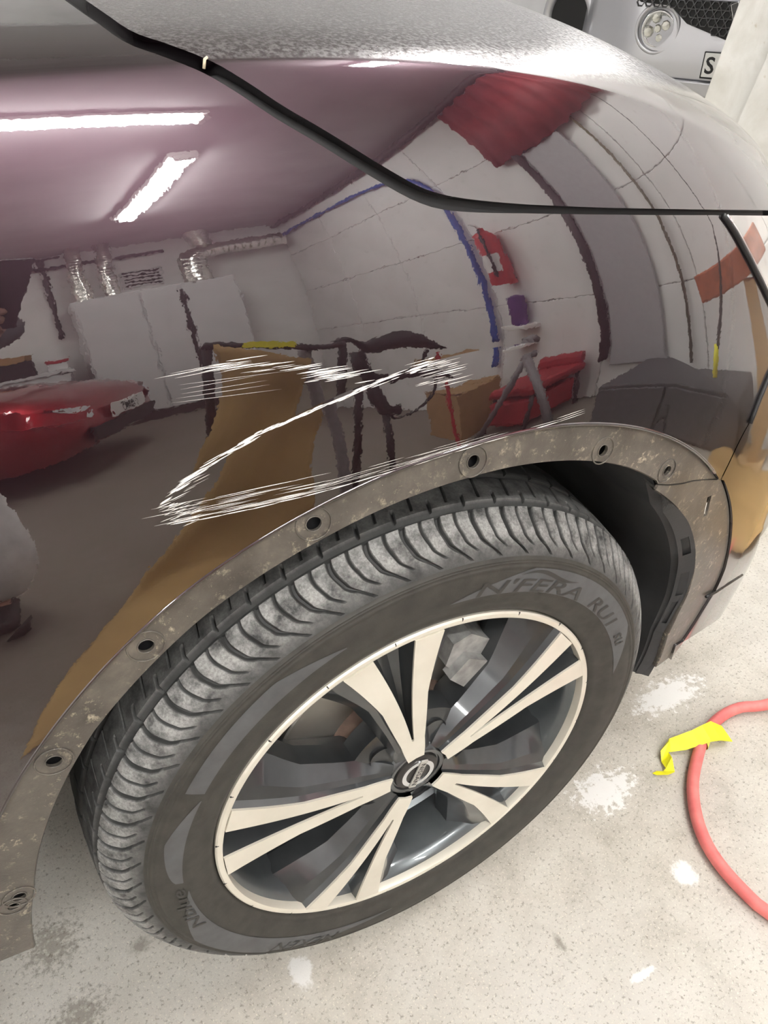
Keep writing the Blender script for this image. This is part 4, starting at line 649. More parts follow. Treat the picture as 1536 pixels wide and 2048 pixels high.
# hub, lug seats, nuts, cap
MB().lathe([(.0,.004),(.030,.004),(.0312,.0015),(.0355,.0010),(.0385,.003),(.041,.008),(.048,.012),(.070,.014),(.083,.020),(.086,.045)],(0,0,WZ),'Y',90).build('hub_face',M['darkalloy'],wheel,smooth=True,angle=30)
for k in range(5):
    c=pol(.0572,98.3+36+72*k,0)
    MB().lathe([(.0155,.0105),(.0150,.0128),(.0142,.0125),(.0138,.040),(.0,.042)],(c[0],0,c[2]),'Y',28).build('lug_seat',M['black'],wheel,smooth=True,angle=40)
    MB().lathe([(.0,.017),(.006,.017),(.0085,.019),(.0096,.023),(.0096,.040)],(c[0],0,c[2]),'Y',6).build('lug_nut',M['steel'],wheel)
cap=MB().lathe([(.0,-.0008),(.024,-.0004),(.0275,.0008),(.0288,.004)],(0,0,WZ),'Y',72).build('centre_cap',plain('cap_dark',(.035,.033,.032),.35,metal=.5),wheel,smooth=True,angle=40)
def badge_ring(r0,r1): return MB().lathe([(r0,.0),(r0,-.0022),(r1,-.0022),(r1,.0)],(0,0,WZ),'Y',64).build('badge_ring',M['chrome'],wheel,smooth=True,angle=40)
badge_ring(.0158,.0212)
BA=math.degrees(math.atan2(.387-.348,.007+.008))
fr=Matrix.Translation((0,0,WZ))@Matrix.Rotation(-R(BA),4,'Y')
MB().box((0,-.0022,0),(.0455,.0026,.0098),bev=.0008).build('badge_bar',plain('badge_silver',(.55,.55,.52),.35,metal=.7),wheel).matrix_local=fr
V,Fc=text_mesh('NISSAN',1.0,0,.01); x0,x1=V[:,0].min(),V[:,0].max(); y0,y1=V[:,1].min(),V[:,1].max()
V=[(-((x-x0)/(x1-x0)-.5)*.036,-.0037,-((y-y0)/(y1-y0)-.5)*.0066) for x,y,_ in V]
MB().add(V,Fc).build('badge_lettering',M['black'],wheel).matrix_local=fr
# valve
MB().tube([pol(.212,189,.03),pol(.198,191,.012)],.0042,10).build('tyre_valve',M['black'],wheel,smooth=True)
# brake
brake=empty('brake',(0,0,0),0,CAR)
MB().lathe([(.088,.062),(.152,.062),(.154,.064),(.154,.084),(.152,.086),(.088,.086)],(0,0,WZ),'Y',120).build('brake_disc',M['steel'],brake,smooth=True,angle=30)
MB().lathe([(.0,.046),(.070,.046),(.076,.049),(.079,.056),(.088,.062)],(0,0,WZ),'Y',80).build('disc_hat',M['rust'],brake,smooth=True,angle=30)
cal=[(.098,22),(.112,14),(.165,24),(.178,38),(.176,60),(.160,66),(.128,64),(.118,52),(.138,44),(.128,30)]
MB().prism([(r*math.cos(R(a)),WZ+r*math.sin(R(a))) for r,a in cal],.040,.105).build('caliper',M['cast'],brake)
cb=[(.110,44),(.142,34),(.155,42),(.150,58),(.118,62)]
MB().prism([(r*math.cos(R(a)),WZ+r*math.sin(R(a))) for r,a in cb],.028,.045).build('caliper_bracket',M['cast'],brake)
MB().tube([pol(.150,30,.034),pol(.158,33,.030),pol(.156,37,.028),pol(.148,36,.030),pol(.146,32,.034)],.0022,8).build('retaining_clip',plain('brass_clip',(.38,.30,.16),.4,metal=.8),brake,smooth=True)
MB().lathe([(.09,.115),(.20,.115),(.20,.12),(.02,.12)],(0,0,WZ),'Y',60).build('dust_shield',M['black'],brake,smooth=True)
MB().tube([(0,.12,WZ),(0,.55,WZ)],.03,14).build('drive_shaft',M['black'],brake,smooth=True)
# ------------------------------------------------------------------ scratches on the wing
V=[];fs=[]
for a0,b0,a1,b1,a2,b2,wd in STREAKS:
    q=np.linspace(0,1,5); A=(1-q)**2*a0+2*q*(1-q)*(2*a1-.5*a0-.5*a2)+q*q*a2; B=(1-q)**2*b0+2*q*(1-q)*(2*b1-.5*b0-.5*b2)+q*q*b2
    Pp,N=SX(A,B,.00018+.00012*random.random()); tg=np.gradient(Pp,axis=0); sd=np.cross(N,tg); sd/=np.linalg.norm(sd,axis=1,keepdims=True)
    hw=wd*.00036*np.array([.06,.9,1,.8,.05])[:,None]; n0=len(V)
    for p,m_ in zip(Pp+sd*hw,Pp-sd*hw): V.extend([tuple(p),tuple(m_)])
    fs+=[(n0+2*i,n0+2*i+2,n0+2*i+3,n0+2*i+1) for i in range(4)]
sc=MB().add(V,fs).build('scratches',M['scratch'],fender,fixn=False); tag(sc,'white scratches raked across the wing',kind='stuff')
# thin cream tie across the shut gap
MB().tube([tuple(SX(*q,o)[0]) for q,o in (((CLIP_RED[0][0]-.010,CLIP_RED[0][1]-.30),.001),((CLIP_RED[0][0]-.004,CLIP_RED[0][1]),.004),((CLIP_RED[0][0]+.012,CLIP_RED[0][1]+.34),.001))],.0009,6).build('gap_thread',plain('cream_thread',(.62,.55,.40),.7),CAR,smooth=True)

# ------------------------------------------------------------------ floor things in view
hp=[(1.25,-.02,.012),(1.05,-.012,.012),(.90,.004,.012),(.758,.024,.012),(.707,.042,.012),(.658,.043,.012),(.606,.028,.012),(.555,-.003,.012),(.514,-.035,.012),(.479,-.077,.012),(.458,-.119,.012),(.450,-.159,.012),(.451,-.202,.012),(.458,-.238,.012),(.50,-.33,.012),(.60,-.46,.012),(.80,-.60,.012),(1.1,-.70,.012)]
hs=spline(hp,120)
t=NT('red_hose_rubber').set(Roughness=.55); v=t.coord(); f=t.noise(v,30,4); t.to(t.ramp(f,[(.3,(.62,.13,.125)),(.7,(.78,.22,.20))]),'Base Color'); M['hose']=t.m
o=MB().tube(hs.tolist(),.0098,16).build('air_hose',M['hose'],None,smooth=True); tag(o,'pinkish red rubber air hose looping over the concrete floor','hose')
def ribbon(name,pts,widths,mat,label,cat,thick=.0012):
    pts=np.array(pts,float); n=len(pts); tg=np.gradient(pts,axis=0); V=[]; fs=[]
    for p,g_,(wx,wy,wz) in zip(pts,tg,widths):
        wv=np.array((wx,wy,wz)); nn=np.cross(g_,wv); nn/=np.linalg.norm(nn)+1e-9
        V+= [p+wv+nn*thick/2,p-wv+nn*thick/2,p-wv-nn*thick/2,p+wv-nn*thick/2]
    for i in range(n-1):
        for j in range(4): fs.append((4*i+j,4*i+(j+1)%4,4*i+4+(j+1)%4,4*i+4+j))
    fs+=[(0,1,2,3),tuple(4*(n-1)+j for j in (3,2,1,0))]
    o=MB().add(V,fs).build(name,mat); tag(o,label,cat); return o
M['tape']=plain('yellow_tape',(.85,.80,.02),.5,var=.08,scale=40)
M['hosetape']=plain('yellow_tape_faded',(.82,.74,.12),.5,var=.12,scale=60)
tp=[(.642,.012,.012),(.618,.020,.026),(.598,.022,.029),(.578,.026,.024),(.556,.032,.018),(.535,.040,.013),(.522,.040,.018),(.514,.028,.008),(.508,.014,.014),(.500,.004,.007),(.487,.006,.010),(.477,.013,.004)]
wdt=[(.004,.016,.0),(.004,.017,.004),(.003,.015,.003),(.003,.013,.004),(.003,.012,.005),(.006,.009,.004),(.010,.002,.004),(.010,.003,.003),(.009,.004,.005),(.007,-.006,.003),(.004,-.008,.003),(.001,-.003,.001)]
tpo=ribbon('tape_strip',tp,wdt,M['tape'],'crumpled yellow tape strip stuck round the red hose','tape')
# tape turn around the hose
P=np.array(hp[6]); tp2=[]
d=np.array((-.052,-.03,0)); d/=np.linalg.norm(d); nrm=np.array((-d[1],d[0],0)); V=[];n=18
for s in (-.016,.014):
    for j in range(n): an=2*math.pi*j/n; V.append(np.array((.600,.024,.0125))+d*s*(1+.4*math.cos(an))+nrm*math.cos(an)*.0112+np.array((0,0,1))*math.sin(an)*.0108)
MB().add(V,[(j,(j+1)%n,n+(j+1)%n,n+j) for j in range(n)]).build('tape_wrap',M['hosetape'],tpo)
# ------------------------------------------------------------------ white boards leaning at the end of the right-hand wall
t=NT('flaking_white_board').set(Roughness=.45,Coat_Weight=.4,Coat_Roughness=.1); v=t.coord(); f=t.noise(v,7,6,.6,.5); f2=t.noise(v,40,4); c=t.ramp(f,[(.3,(.66,.65,.60)),(.6,(.82,.82,.79))]); c=t.mix(t.ramp(f2,[(.68,(0,0,0)),(.78,(.6,.6,.6))]),c,(.50,.44,.33)); t.to(c,'Base Color'); t.bump(f,4e-3); M['board']=t.m
o=MB().box((0,0,.70),(.03,.17,1.40),bev=.006).build('white_board',M['board']); o.location=(1.90,1.555,.0); o.rotation_euler=(R(10.5),0,0); tag(o,'narrow white board leaning nearest the silver car number plate','board')
o=MB().box((0,0,.78),(.03,.34,1.5),bev=.006).build('leaning_board',M['board']); o.location=(1.86,1.315,.0); o.rotation_euler=(R(13.5),0,0); tag(o,'wide white panel leaning behind the tip of the bonnet','board')
# ------------------------------------------------------------------ silver car beyond the bonnet
SV=empty('silver_car',(3.30,3.22,0),R(-59.0)); tag(SV,'silver car with a round fog lamp parked beyond the bonnet','car')
t=paint('silver_paint',(.56,.565,.60),.38,1.5,2e-5); M['silver']=t.m
# local frame: x to the viewer's right, -y towards the viewer (car front), z up; fog lamp at the origin
def front_y(x): return (1.25*max(0,-.10-x)**1.5) + .10*max(0,(.05-x)) - .05*math.sin(min(1,max(0,x)/1.3)*math.pi)
def sv(z): return np.interp(z,[.16,.26,.36,.44,.50,.58,.70,.82,.95,1.02],[.07,.02,-.005,-.015,-.02,-.015,.0,.02,.06,.14])
def shell(x0,x1,z0,z1,name,mat,off=0.0,n=20,m=12):
    V=[]
    for i in range(n+1):
        x=x0+(x1-x0)*i/n
        for j in range(m+1):
            z=z0+(z1-z0)*j/m; V.append((x,front_y(x)+float(sv(z))-off,z))
    fs=[(i*(m+1)+j,(i+1)*(m+1)+j,(i+1)*(m+1)+j+1,i*(m+1)+j+1) for i in range(n) for j in range(m)]
    o=MB().add(V,fs).build(name,mat,SV,smooth=True); md=o.modifiers.new('thick','SOLIDIFY'); md.thickness=.012; return o
shell(-.95,1.4,.42,.80,'bumper',M['silver'],0,60,16)
shell(-.95,1.4,.355,.43,'bumper_lip',M['silver'],.015,60,6)
shell(-.95,1.4,.12,.36,'lower_valance',M['black'],-.05,40,6)
shell(-.95,1.4,.81,1.10,'upper_panel',M['silver'],-.012,60,8)
MB().box((.30,1.75,.62),(1.9,2.3,.86),bev=.08).build('body_block',M['gap'],SV)
MB().box((.30,1.5,1.09),(1.9,2.6,.05),bev=.02,rx=R(2)).build('bonnet',M['silver'],SV)
# wheel opening on the receding corner
ax_=-.70; aw=empty('wheel_opening',(ax_,front_y(ax_)-.13,.62),R(-22),SV)
MB().lathe([(.150,.05),(.158,-.012),(.175,-.030),(.205,-.026),(.225,-.004),(.232,.03)],(0,0,0),'Y',60).build('arch_edge',M['silver'],aw,smooth=True)
MB().lathe([(.0,-.004),(.10,-.004),(.152,-.002)],(0,0,0),'Y',48).build('tyre',M['gap'],aw,smooth=True)  # flat near-black disc: the hollow's darkness put into its colour
MB().lathe([(.10,.0),(.14,.06),(.228,.20),(.23,.35)],(0,.02,0),'Y',40).build('arch_well',M['silver'],aw,smooth=True)
# fog lamp
fy=front_y(0)+float(sv(.645))
fog=empty('fog_lamp',(0,fy,.655),0,SV)
MB().lathe([(.118,.012),(.122,-.012),(.114,-.022),(.102,-.014),(.094,.004),(.090,.03)],(0,0,0),'Y',60).build('surround',M['silver'],fog,smooth=True)
MB().lathe([(.0,.02),(.04,.016),(.07,.0),(.086,-.012),(.090,.02)],(0,0,0),'Y',40).build('reflector',M['chrome'],fog,smooth=True)
for a,r,s in ((20,.045,.03),(110,.05,.026),(200,.05,.03),(290,.045,.024),(0,.0,.022)):
    MB().lathe([(.0,-.016),(s*.7,-.013),(s,.004)],(r*math.cos(R(a)),0,r*math.sin(R(a))),'Y',8).build('reflector_facet',plain('lamp_facet',(.82,.82,.76),.15,metal=.6),fog)
t=NT('lamp_glass').set(Roughness=.02,Transmission_Weight=1.0,IOR=1.2); t.to(t.ramp(t.noise(t.coord(),5),[(.3,(.95,.95,.95)),(.7,(1,1,1))]),'Base Color'); M['glass']=t.m
MB().lathe([(.0,-.028),(.05,-.025),(.086,-.014)],(0,0,0),'Y',40).build('lens',M['glass'],fog,smooth=True)
# honeycomb grille right of the lamp: slanted bars crossing
gr=empty('grille',(0,0,0),0,SV)
hole=[(-.13,.795),(.72,.795),(.72,.60),(.42,.615),(.16,.690),(.06,.765),(-.10,.775)]
MB().prism(hole,-.010,.012,Matrix.Translation((0,front_y(.3)-.018,0))).build('grille_recess',M['gap'],gr)
M['grille']=plain('grille_plastic',(.06,.06,.065),.35,coat=.5)
cell=MB().lathe([(.021,.0),(.023,-.008),(.018,-.010),(.015,.0)],(0,0,0),'Y',6).build('grille_cell',M['grille'],gr); first=True
for k in range(19):
    for j in range(5):
        x=-.10+k*.043+(.0215 if j%2 else 0); z=.775-j*.037
        if z<np.interp(x,[-.1,.06,.16,.42,.72],[.77,.765,.70,.63,.61]): continue
        o=cell if first else link(bpy.data.objects.new('grille_cell',cell.data),gr); first=False; o.location=(x,front_y(.3)-.028,z)
MB().box((.42,front_y(.4)-.035,.70),(.040,.02,.20),ry=R(-24),bev=.004).build('chrome_slat',M['chrome'],SV)
MB().tube([(x,front_y(x)-.03,.835-.0*x) for x in np.linspace(-.05,1.4,16)],.016,10).build('chrome_strip',M['chrome'],SV,smooth=True)
MB().lathe([(.0,-.03),(.05,-.025),(.06,.0)],(.50,front_y(.5)-.02,.70),'Y',30).build('round_lamp',M['chrome'],SV,smooth=True)
# number plate
px=.295
pl=MB().box((px+.26,front_y(.45)-.045,.515),(.52,.012,.111),bev=.003).build('number_plate',plain('plate_white',(.80,.80,.78),.35,var=.04),SV)
MB().box((px+.26,front_y(.45)-.036,.513),(.535,.014,.125),bev=.003).build('plate_holder',M['black'],SV)
V,Fc=text_mesh('S',.108,0,.002); MB().add([(px+.010+x,front_y(.45)-.0522,.478+y) for x,y,_ in V],Fc).build('plate_letter',M['black'],SV)

# ------------------------------------------------------------------ room on the camera's side (met only as reflections in the paint)
M['cabinet']=plain('grey_cabinet_paint',(.66,.67,.67),.5,var=.05,scale=3)
M['foil']=plain('silver_duct_foil',(.78,.77,.72),.22,metal=1.0,var=.1,scale=20)
M['pipe_dark']=plain('dark_pipe_paint',(.055,.045,.048),.5)
M['pipe_blue']=plain('blue_pipe_paint',(.03,.10,.42),.4)
M['red_paint']=paint('red_car_paint',(.40,.018,.028),.4,1.5,2e-5).m
cb=empty('oven_cabinet',(.76,-5.45,0)); tag(cb,'tall grey sheet-metal oven cabinet with ducts on top','cabinet')
MB().box((0,-.02,1.06),(1.22,.46,1.90),bev=.01).build('body',M['cabinet'],cb)
for x,wd in ((-.375,.44),(-.005,.27),(.385,.42)): MB().box((x,.222,1.05),(wd,.02,1.84),bev=.004).build('door_panel',M['cabinet'],cb)
MB().box((.152,.222,1.0),(.035,.03,1.80)).build('door_gap',M['black'],cb)
MB().box((0,.0,.055),(1.24,.44,.11)).build('plinth',M['pipe_dark'],cb)
def duct(name,pts,r,label):
    q=spline(pts,60); rr=[r*(1+.05*math.sin(i*2.1)) for i in range(60)]
    o=MB().tube(q.tolist(),rr,18).build(name,M['foil'],None,smooth=True); return tag(o,label,'duct','silver ducts over the oven')
duct('flexible_duct',[(.27,-5.42,2.02),(.27,-5.42,2.5),(.29,-5.43,2.85),(.31,-5.45,3.04)],.06,'silver flexible duct at the outer edge of the oven top')
duct('flexible_duct',[(.47,-5.42,2.02),(.47,-5.42,2.5),(.50,-5.44,2.8),(.52,-5.46,3.04)],.06,'silver flexible duct second along the oven top')
duct('large_duct',[(1.13,-5.42,2.02),(1.13,-5.42,2.35),(1.17,-5.43,2.52),(1.40,-5.44,2.60),(1.98,-5.44,2.62)],.12,'wide silver elbow duct running to the right-hand wall')
duct('ceiling_duct',[(1.27,-5.46,2.70),(1.27,-5.47,2.85),(1.26,-5.48,3.04)],.10,'short silver duct rising to the ceiling')
lv=empty('wall_vent',(.76,YB,2.34)); tag(lv,'louvred vent high on the back wall above the oven','vent')
MB().box((0,.012,0),(.34,.024,.34)).build('frame',M['cabinet'],lv)
for k in range(5): MB().box((0,.035,-.13+.065*k),(.30,.03,.012),rx=R(28)).build('slat',M['pipe_dark'],lv)
def pipe(name,pts,r,mat,label,n=40):
    o=MB().tube(spline(pts,n).tolist() if len(pts)>2 else pts,r,12).build(name,mat,None,smooth=True); return tag(o,label,'pipe')
pipe('wall_pipe',[(-4.5,YB+.06,2.80),(1.0,YB+.06,2.80)],.032,M['pipe_dark'],'dark pipe running along the back wall under the ceiling')
pipe('wall_pipe',[(-4.5,YB+.05,3.0),(-.1,YB+.05,3.0),(.06,YB+.05,2.98),(.07,YB+.05,2.85),(.05,YB+.05,1.5)],.024,M['pipe_dark'],'dark pipe dropping down the back wall beside the oven',80)
pipe('ceiling_pipe',[(XW-.06,YB+.1,2.97),(XW-.06,1.5,2.97)],.035,M['pipe_dark'],'dark pipe along the right-hand wall under the ceiling')
MB_=[(XW-.04,YB+.1,2.74),(XW-.04,-4.2,2.72),(XW-.04,-3.4,2.66),(XW-.04,-2.95,2.52),(XW-.04,-2.78,2.25),(XW-.04,-2.76,1.9),(XW-.04,-2.76,.9),(XW-.04,-2.76,.42)]
pipe('blue_pipe',MB_,.022,M['pipe_blue'],'blue air pipe bending down the right-hand wall',90)
pipe('brown_pipe',[(XW-.05,-1.66,.30),(XW-.05,-1.66,2.15)],.034,M['pipe_dark'],'brown upright pipe beside the grey wall panel')
pipe('olive_pipe',[(XW-.04,-.86,.30),(XW-.04,-.86,2.2)],.014,plain('olive_pipe_paint',(.14,.13,.08),.5),'thin olive conduit on the right-hand wall')
o=MB().box((XW-.03,-1.36,1.2),(.03,.50,1.9),bev=.006).build('flush_door',plain('grey_panel_paint',(.42,.42,.43),.5,var=.05)); tag(o,'tall grey flush door set against the right-hand wall','door')
# corrugated red sheet above
V=[];n=60
for i in range(n+1):
    y=-1.92+2.35*i/n
    for z,x in ((2.14,0),(2.92,0)): V.append((XW-.06+.02*math.sin(i*1.05),y,z))
o=MB().add(V,[(2*i,2*i+2,2*i+3,2*i+1) for i in range(n)]).build('red_sheet',plain('dusty_red_sheet',(.30,.045,.055),.6,var=.2,scale=8),None,smooth=True); md=o.modifiers.new('t','SOLIDIFY'); md.thickness=.008; tag(o,'corrugated dull red sheet high on the right-hand wall','sheet')
# extinguisher and roll on the right-hand wall
ex=empty('fire_extinguisher',(XW-.09,-2.47,.98)); tag(ex,'red fire extinguisher hung on the right-hand wall by the blue pipe','extinguisher')
MB().lathe([(.0,.0),(.075,.0),(.082,.012),(.082,.50),(.074,.545),(.040,.575),(.022,.59),(.022,.62)],(0,0,0),'Z',36).build('cylinder',plain('extinguisher_red',(.55,.03,.035),.3),ex,smooth=True,angle=40)
MB().lathe([(.0825,.14),(.0828,.17),(.0828,.30),(.0825,.32)],(0,0,0),'Z',24,R(110),R(250)).build('label',M['white_paint'],ex,smooth=True)
MB().tube([(0,0,.60),(-.03,0,.66),(-.08,.0,.67)],.010,8).build('handle',M['white_paint'],ex,smooth=True)
MB().tube([(-.02,0,.61),(-.08,.06,.55),(-.09,.07,.3),(-.085,.06,.08)],.011,8).build('hose',M['black'],ex,smooth=True)
o=MB().lathe([(.0,.0),(.05,.0),(.055,.01),(.055,.26),(.0,.28)],(XW-.07,-2.43,.58),'Z',20).build('purple_roll',plain('purple_plastic',(.12,.05,.22),.4),None,smooth=True,angle=40); tag(o,'purple plastic canister under the fire extinguisher','canister')
o=MB().box((XW-.07,-2.43,.562),(.15,.22,.03),bev=.004).build('wall_shelf',M['white_paint']); tag(o,'small white wall shelf holding the purple canister','shelf')
# cardboard box, red drum chair, grey trestle
bx=empty('cardboard_box',(1.70,-2.66,0),R(8)); tag(bx,'brown cardboard box on the floor by the right-hand wall','box')
M['card']=plain('cardboard',(.36,.22,.10),.8,var=.1,scale=12); M['kraft']=plain('kraft_paper',(.50,.33,.135),.75,var=.12,scale=5)
MB().box((0,0,.19),(.36,.50,.38),bev=.004).build('carton',M['card'],bx)
for s in (-1,1): MB().box((s*.145,0,.386),(.07,.49,.005),ry=R(s*-9)).build('flap',M['card'],bx)
st=empty('red_chair',(1.85,-1.98,0),R(4)); tag(st,'red padded chair against the right-hand wall','chair')
M['redpad']=plain('red_vinyl',(.36,.02,.03),.5)
MB().box((0,-.05,.29),(.40,.46,.07),bev=.03).build('seat',M['redpad'],st); MB().box((.17,-.05,.36),(.06,.44,.10),bev=.03).build('backrest',M['redpad'],st)
for sx_ in (-1,1):
    for sy_ in (-1,1): MB().tube([(sx_*.16,-.05+sy_*.19,.27),(sx_*.18,-.05+sy_*.21,.0)],.014,8).build('leg',M['pipe_dark'],st,smooth=True)
MB().box((-.02,-.05,.14),(.34,.40,.18),bev=.02).build('drawer_box',M['redpad'],st)
tr=empty('grey_trestle',(1.60,-1.86,0)); tag(tr,'grey tubular trestle standing before the red chair','trestle')
M['grey_tube']=plain('grey_tube_paint',(.22,.21,.22),.5)
for sg in (-1,1):
    MB().tube([(0,0,.54),(0,sg*.34,.0)],.024,10).build('leg',M['grey_tube'],tr,smooth=True)
MB().tube([(-.02,0,.54),(.06,0,.54)],.024,10).build('top_bar',M['grey_tube'],tr,smooth=True)
# low dark cupboard
o=empty('low_cupboard',(1.80,-.79,0)); tag(o,'low dark grey cupboard at the foot of the right-hand wall','cupboard')
MB().box((0,0,.14),(.44,.92,.28),bev=.006).build('body',plain('dark_grey_laminate',(.085,.085,.09),.5),o)
for k in (-1,1): MB().box((-.226,k*.225,.14),(.014,.43,.24),bev=.003).build('door',plain('dark_grey_door',(.11,.11,.115),.5),o)
# prop with terracotta block and brown paper on the floor
o=empty('timber_prop',(1.60,-.16,0)); tag(o,'pale timber prop standing ahead of the headlamp','prop')
MB().box((0,0,.37),(.06,.10,.74),rx=R(-7),bev=.003).build('post',plain('pale_timber',(.62,.42,.21),.7,var=.1,scale=8),o); MB().box((0,-.045,.012),(.20,.24,.024),bev=.003).build('foot',plain('pale_timber_foot',(.55,.37,.19),.7),o)
o=MB().box((1.60,-.20,.805),(.16,.62,.125),rx=R(9),bev=.008).build('terracotta_block',plain('terracotta',(.42,.12,.055),.8,var=.25,scale=20)); tag(o,'long terracotta coloured block lying on the timber prop','block')
V=[];n=16
for i in range(n+1):
    for j in range(n+1):
        x=1.12+.42*i/n; y=-.42+.62*j/n; V.append((x+.02*math.sin(j*.9),y+.02*math.sin(i*.7),.006+.018*(1+math.sin(i*.8+j*.5))*(1+.5*math.sin(j*1.3))))
o=MB().add(V,[(i*(n+1)+j,(i+1)*(n+1)+j,(i+1)*(n+1)+j+1,i*(n+1)+j+1) for i in range(n) for j in range(n)]).build('floor_paper',M['kraft'],None,smooth=True); md=o.modifiers.new('t','SOLIDIFY'); md.thickness=.002; tag(o,'crumpled brown paper on the floor ahead of the bumper','paper')
# cord with yellow tape
o=empty('hanging_cord',(1.44,-.36,H)); tag(o,'black cord with a yellow taped end hanging by the wall','cord')
MB().tube([(0,.13,0),(0,.13,-2.05),(0,.02,-2.36),(0,-.04,-2.52)],[.003,.003,.011,.009],8).build('cord',M['black'],o,smooth=True); MB().tube([(0,-.04,-2.50),(0,-.06,-2.62)],.014,8).build('tape',M['tape'],o,smooth=True)
# masking paper hanging by the wheel and trailing on the floor
Lc=spline([(.163,-1.45,.926),(.161,-1.46,.713),(.06,-1.42,.47),(-.03,-1.39,.32),(-.105,-1.35,.20),(-.215,-1.27,.045),(-.308,-1.12,.012),(-.42,-.88,.012),(-.49,-.66,.012)],50)
Rc=spline([(.43,-1.47,.76),(.39,-1.52,.58),(.36,-1.52,.50),(.29,-1.50,.25),(.17,-1.45,.11),(.05,-1.35,.04),(-.09,-1.2,.012),(-.26,-.95,.012),(-.38,-.78,.012)],50)
V=[];m=18
for i in range(50):
    for j in range(m+1):
        s=j/m; p=Lc[i]*(1-s)+Rc[i]*s; fo=.05*math.sin(s*5.2+i*.10)*(1-abs(2*s-1)**3)*min(1,i/10)*max(.15,1-i/42); p=p+np.array((.25*fo,fo,0)); p[2]=max(p[2],.01); V.append(tuple(p))
o=MB().add(V,[(i*(m+1)+j,(i+1)*(m+1)+j,(i+1)*(m+1)+j+1,i*(m+1)+j+1) for i in range(49) for j in range(m)]).build('masking_paper',M['kraft'],None,smooth=True); md=o.modifiers.new('t','SOLIDIFY'); md.thickness=.0015; tag(o,'long brown masking paper hanging from the black stand to the floor','paper')
sd=empty('work_stand',(.30,-1.60,0)); tag(sd,'black steel work stand carrying the brown masking paper','stand')
MB().tube(spline([(-.14,.06,.93),(.05,.05,.86),(.20,.0,.80),(.33,-.10,.78)],20).tolist(),.016,10).build('top_rail',M['black'],sd,smooth=True)
MB().tube(spline([(.165,-.02,.80),(.18,-.03,.60),(.185,-.02,.40),(.17,.0,.0)],24).tolist(),.022,10).build('leg',M['grey_tube'],sd,smooth=True)
MB().tube([(-.13,.05,.92),(-.16,-.24,.0)],.016,10).build('leg',M['black'],sd,smooth=True); MB().tube([(.33,-.10,.78),(.36,-.42,.0)],.016,10).build('leg',M['black'],sd,smooth=True)
MB().box((.04,.055,.868),(.16,.03,.03),rz=R(-6),ry=R(18)).build('yellow_tape',M['tape'],sd)
# removed black arch trim lying over the stand
q=spline([(.60,-1.72,.800),(.70,-1.80,.79),(.78,-1.86,.72),(.86,-1.9,.715),(.95,-1.9,.72),(1.05,-1.9,.68),(1.14,-1.9,.61)],40)
V=[]
for i,p in enumerate(q):
    hw=np.interp(i,[0,8,14,20,28,34,39],[.012,.02,.03,.05,.055,.04,.008])
    for dz,dy in ((hw,0),(.3*hw,.03),(-.3*hw,.03),(-hw,0)): V.append((p[0],p[1]+dy,p[2]+dz))
o=MB().add(V,[(4*i+j,4*i+4+j,4*i+5+j,4*i+1+j) for i in range(39) for j in range(3)]).build('arch_trim',M['black'],None,smooth=True); md=o.modifiers.new('t','SOLIDIFY'); md.thickness=.004; tag(o,'removed black plastic arch trim resting on the stand','trim')
o=empty('trim_prop',(.80,-1.90,0)); tag(o,'black prop holding up the removed arch trim','stand')
MB().tube([(-.04,0,.70),(-.03,0,.60),(0,0,.52),(.06,0,.50)],.03,10).build('cradle',M['black'],o,smooth=True); MB().tube([(0,0,.52),(0,0,.02)],.016,10).build('post',M['black'],o,smooth=True); MB().box((0,0,.012),(.22,.22,.024),bev=.004).build('base',M['black'],o)
cbl=spline([(1.075,-1.915,.615),(1.03,-1.92,.52),(.94,-1.93,.46),(.86,-1.93,.45),(.822,-1.925,.50)],40); o=MB().tube(cbl.tolist(),.008,8).build('slack_cable',M['black'],None,smooth=True); tag(o,'slack black cable looping under the removed arch trim','cable')
o=MB().tube(spline([(1.10,-1.875,.60),(1.095,-1.865,.43),(1.11,-1.85,.20),(1.15,-1.82,.012),(1.30,-1.66,.012)],40).tolist(),.010,8).build('red_cable',plain('red_cable_rubber',(.50,.03,.04),.5),None,smooth=True); tag(o,'red cable dropping from the arch trim to the floor','cable')
# ------------------------------------------------------------------ red hatchback
RCAR=empty('red_car',(.10,-3.58,0),R(24)); tag(RCAR,'red hatchback parked behind the photographer near the bench','car')
stn=[(0.02,.50,.30,.56,.62),(-.06,.68,.24,.62,.70),(-.25,.78,.20,.72,.80),(-.7,.82,.20,.86,.90),(-1.1,.83,.20,.92,.96),(-1.5,.83,.20,.95,1.22),(-2.0,.83,.20,.96,1.42),(-2.7,.82,.20,.97,1.44),(-3.2,.80,.22,.96,1.36),(-3.48,.74,.30,.90,1.02),(-3.52,.60,.36,.80,.86)]
V=[];K=15
for x,hw,zb,zs_,zr_ in stn:
    pr_=[(-hw*.9,zb),(-hw,zb+.12),(-hw*1.01,(zb+zs_)/2),(-hw*.97,zs_),(-hw*.80,zs_+(zr_-zs_)*.55),(-hw*.68,zr_-.02),(-hw*.4,zr_),(0,zr_+.015),(hw*.4,zr_),(hw*.68,zr_-.02),(hw*.80,zs_+(zr_-zs_)*.55),(hw*.97,zs_),(hw*1.01,(zb+zs_)/2),(hw,zb+.12),(hw*.9,zb)]
    V+=[(x,y,z) for y,z in pr_]
n=len(stn); fs=[(i*K+j,(i+1)*K+j,(i+1)*K+j+1,i*K+j+1) for i in range(n-1) for j in range(K-1)]+[tuple(range(K)),tuple((n-1)*K+j for j in range(K))[::-1]]+[(i*K+K-1,(i+1)*K+K-1,(i+1)*K,i*K) for i in range(n-1)]
body=MB().add(V,fs).build('body',M['red_paint'],RCAR,smooth=True,angle=50)
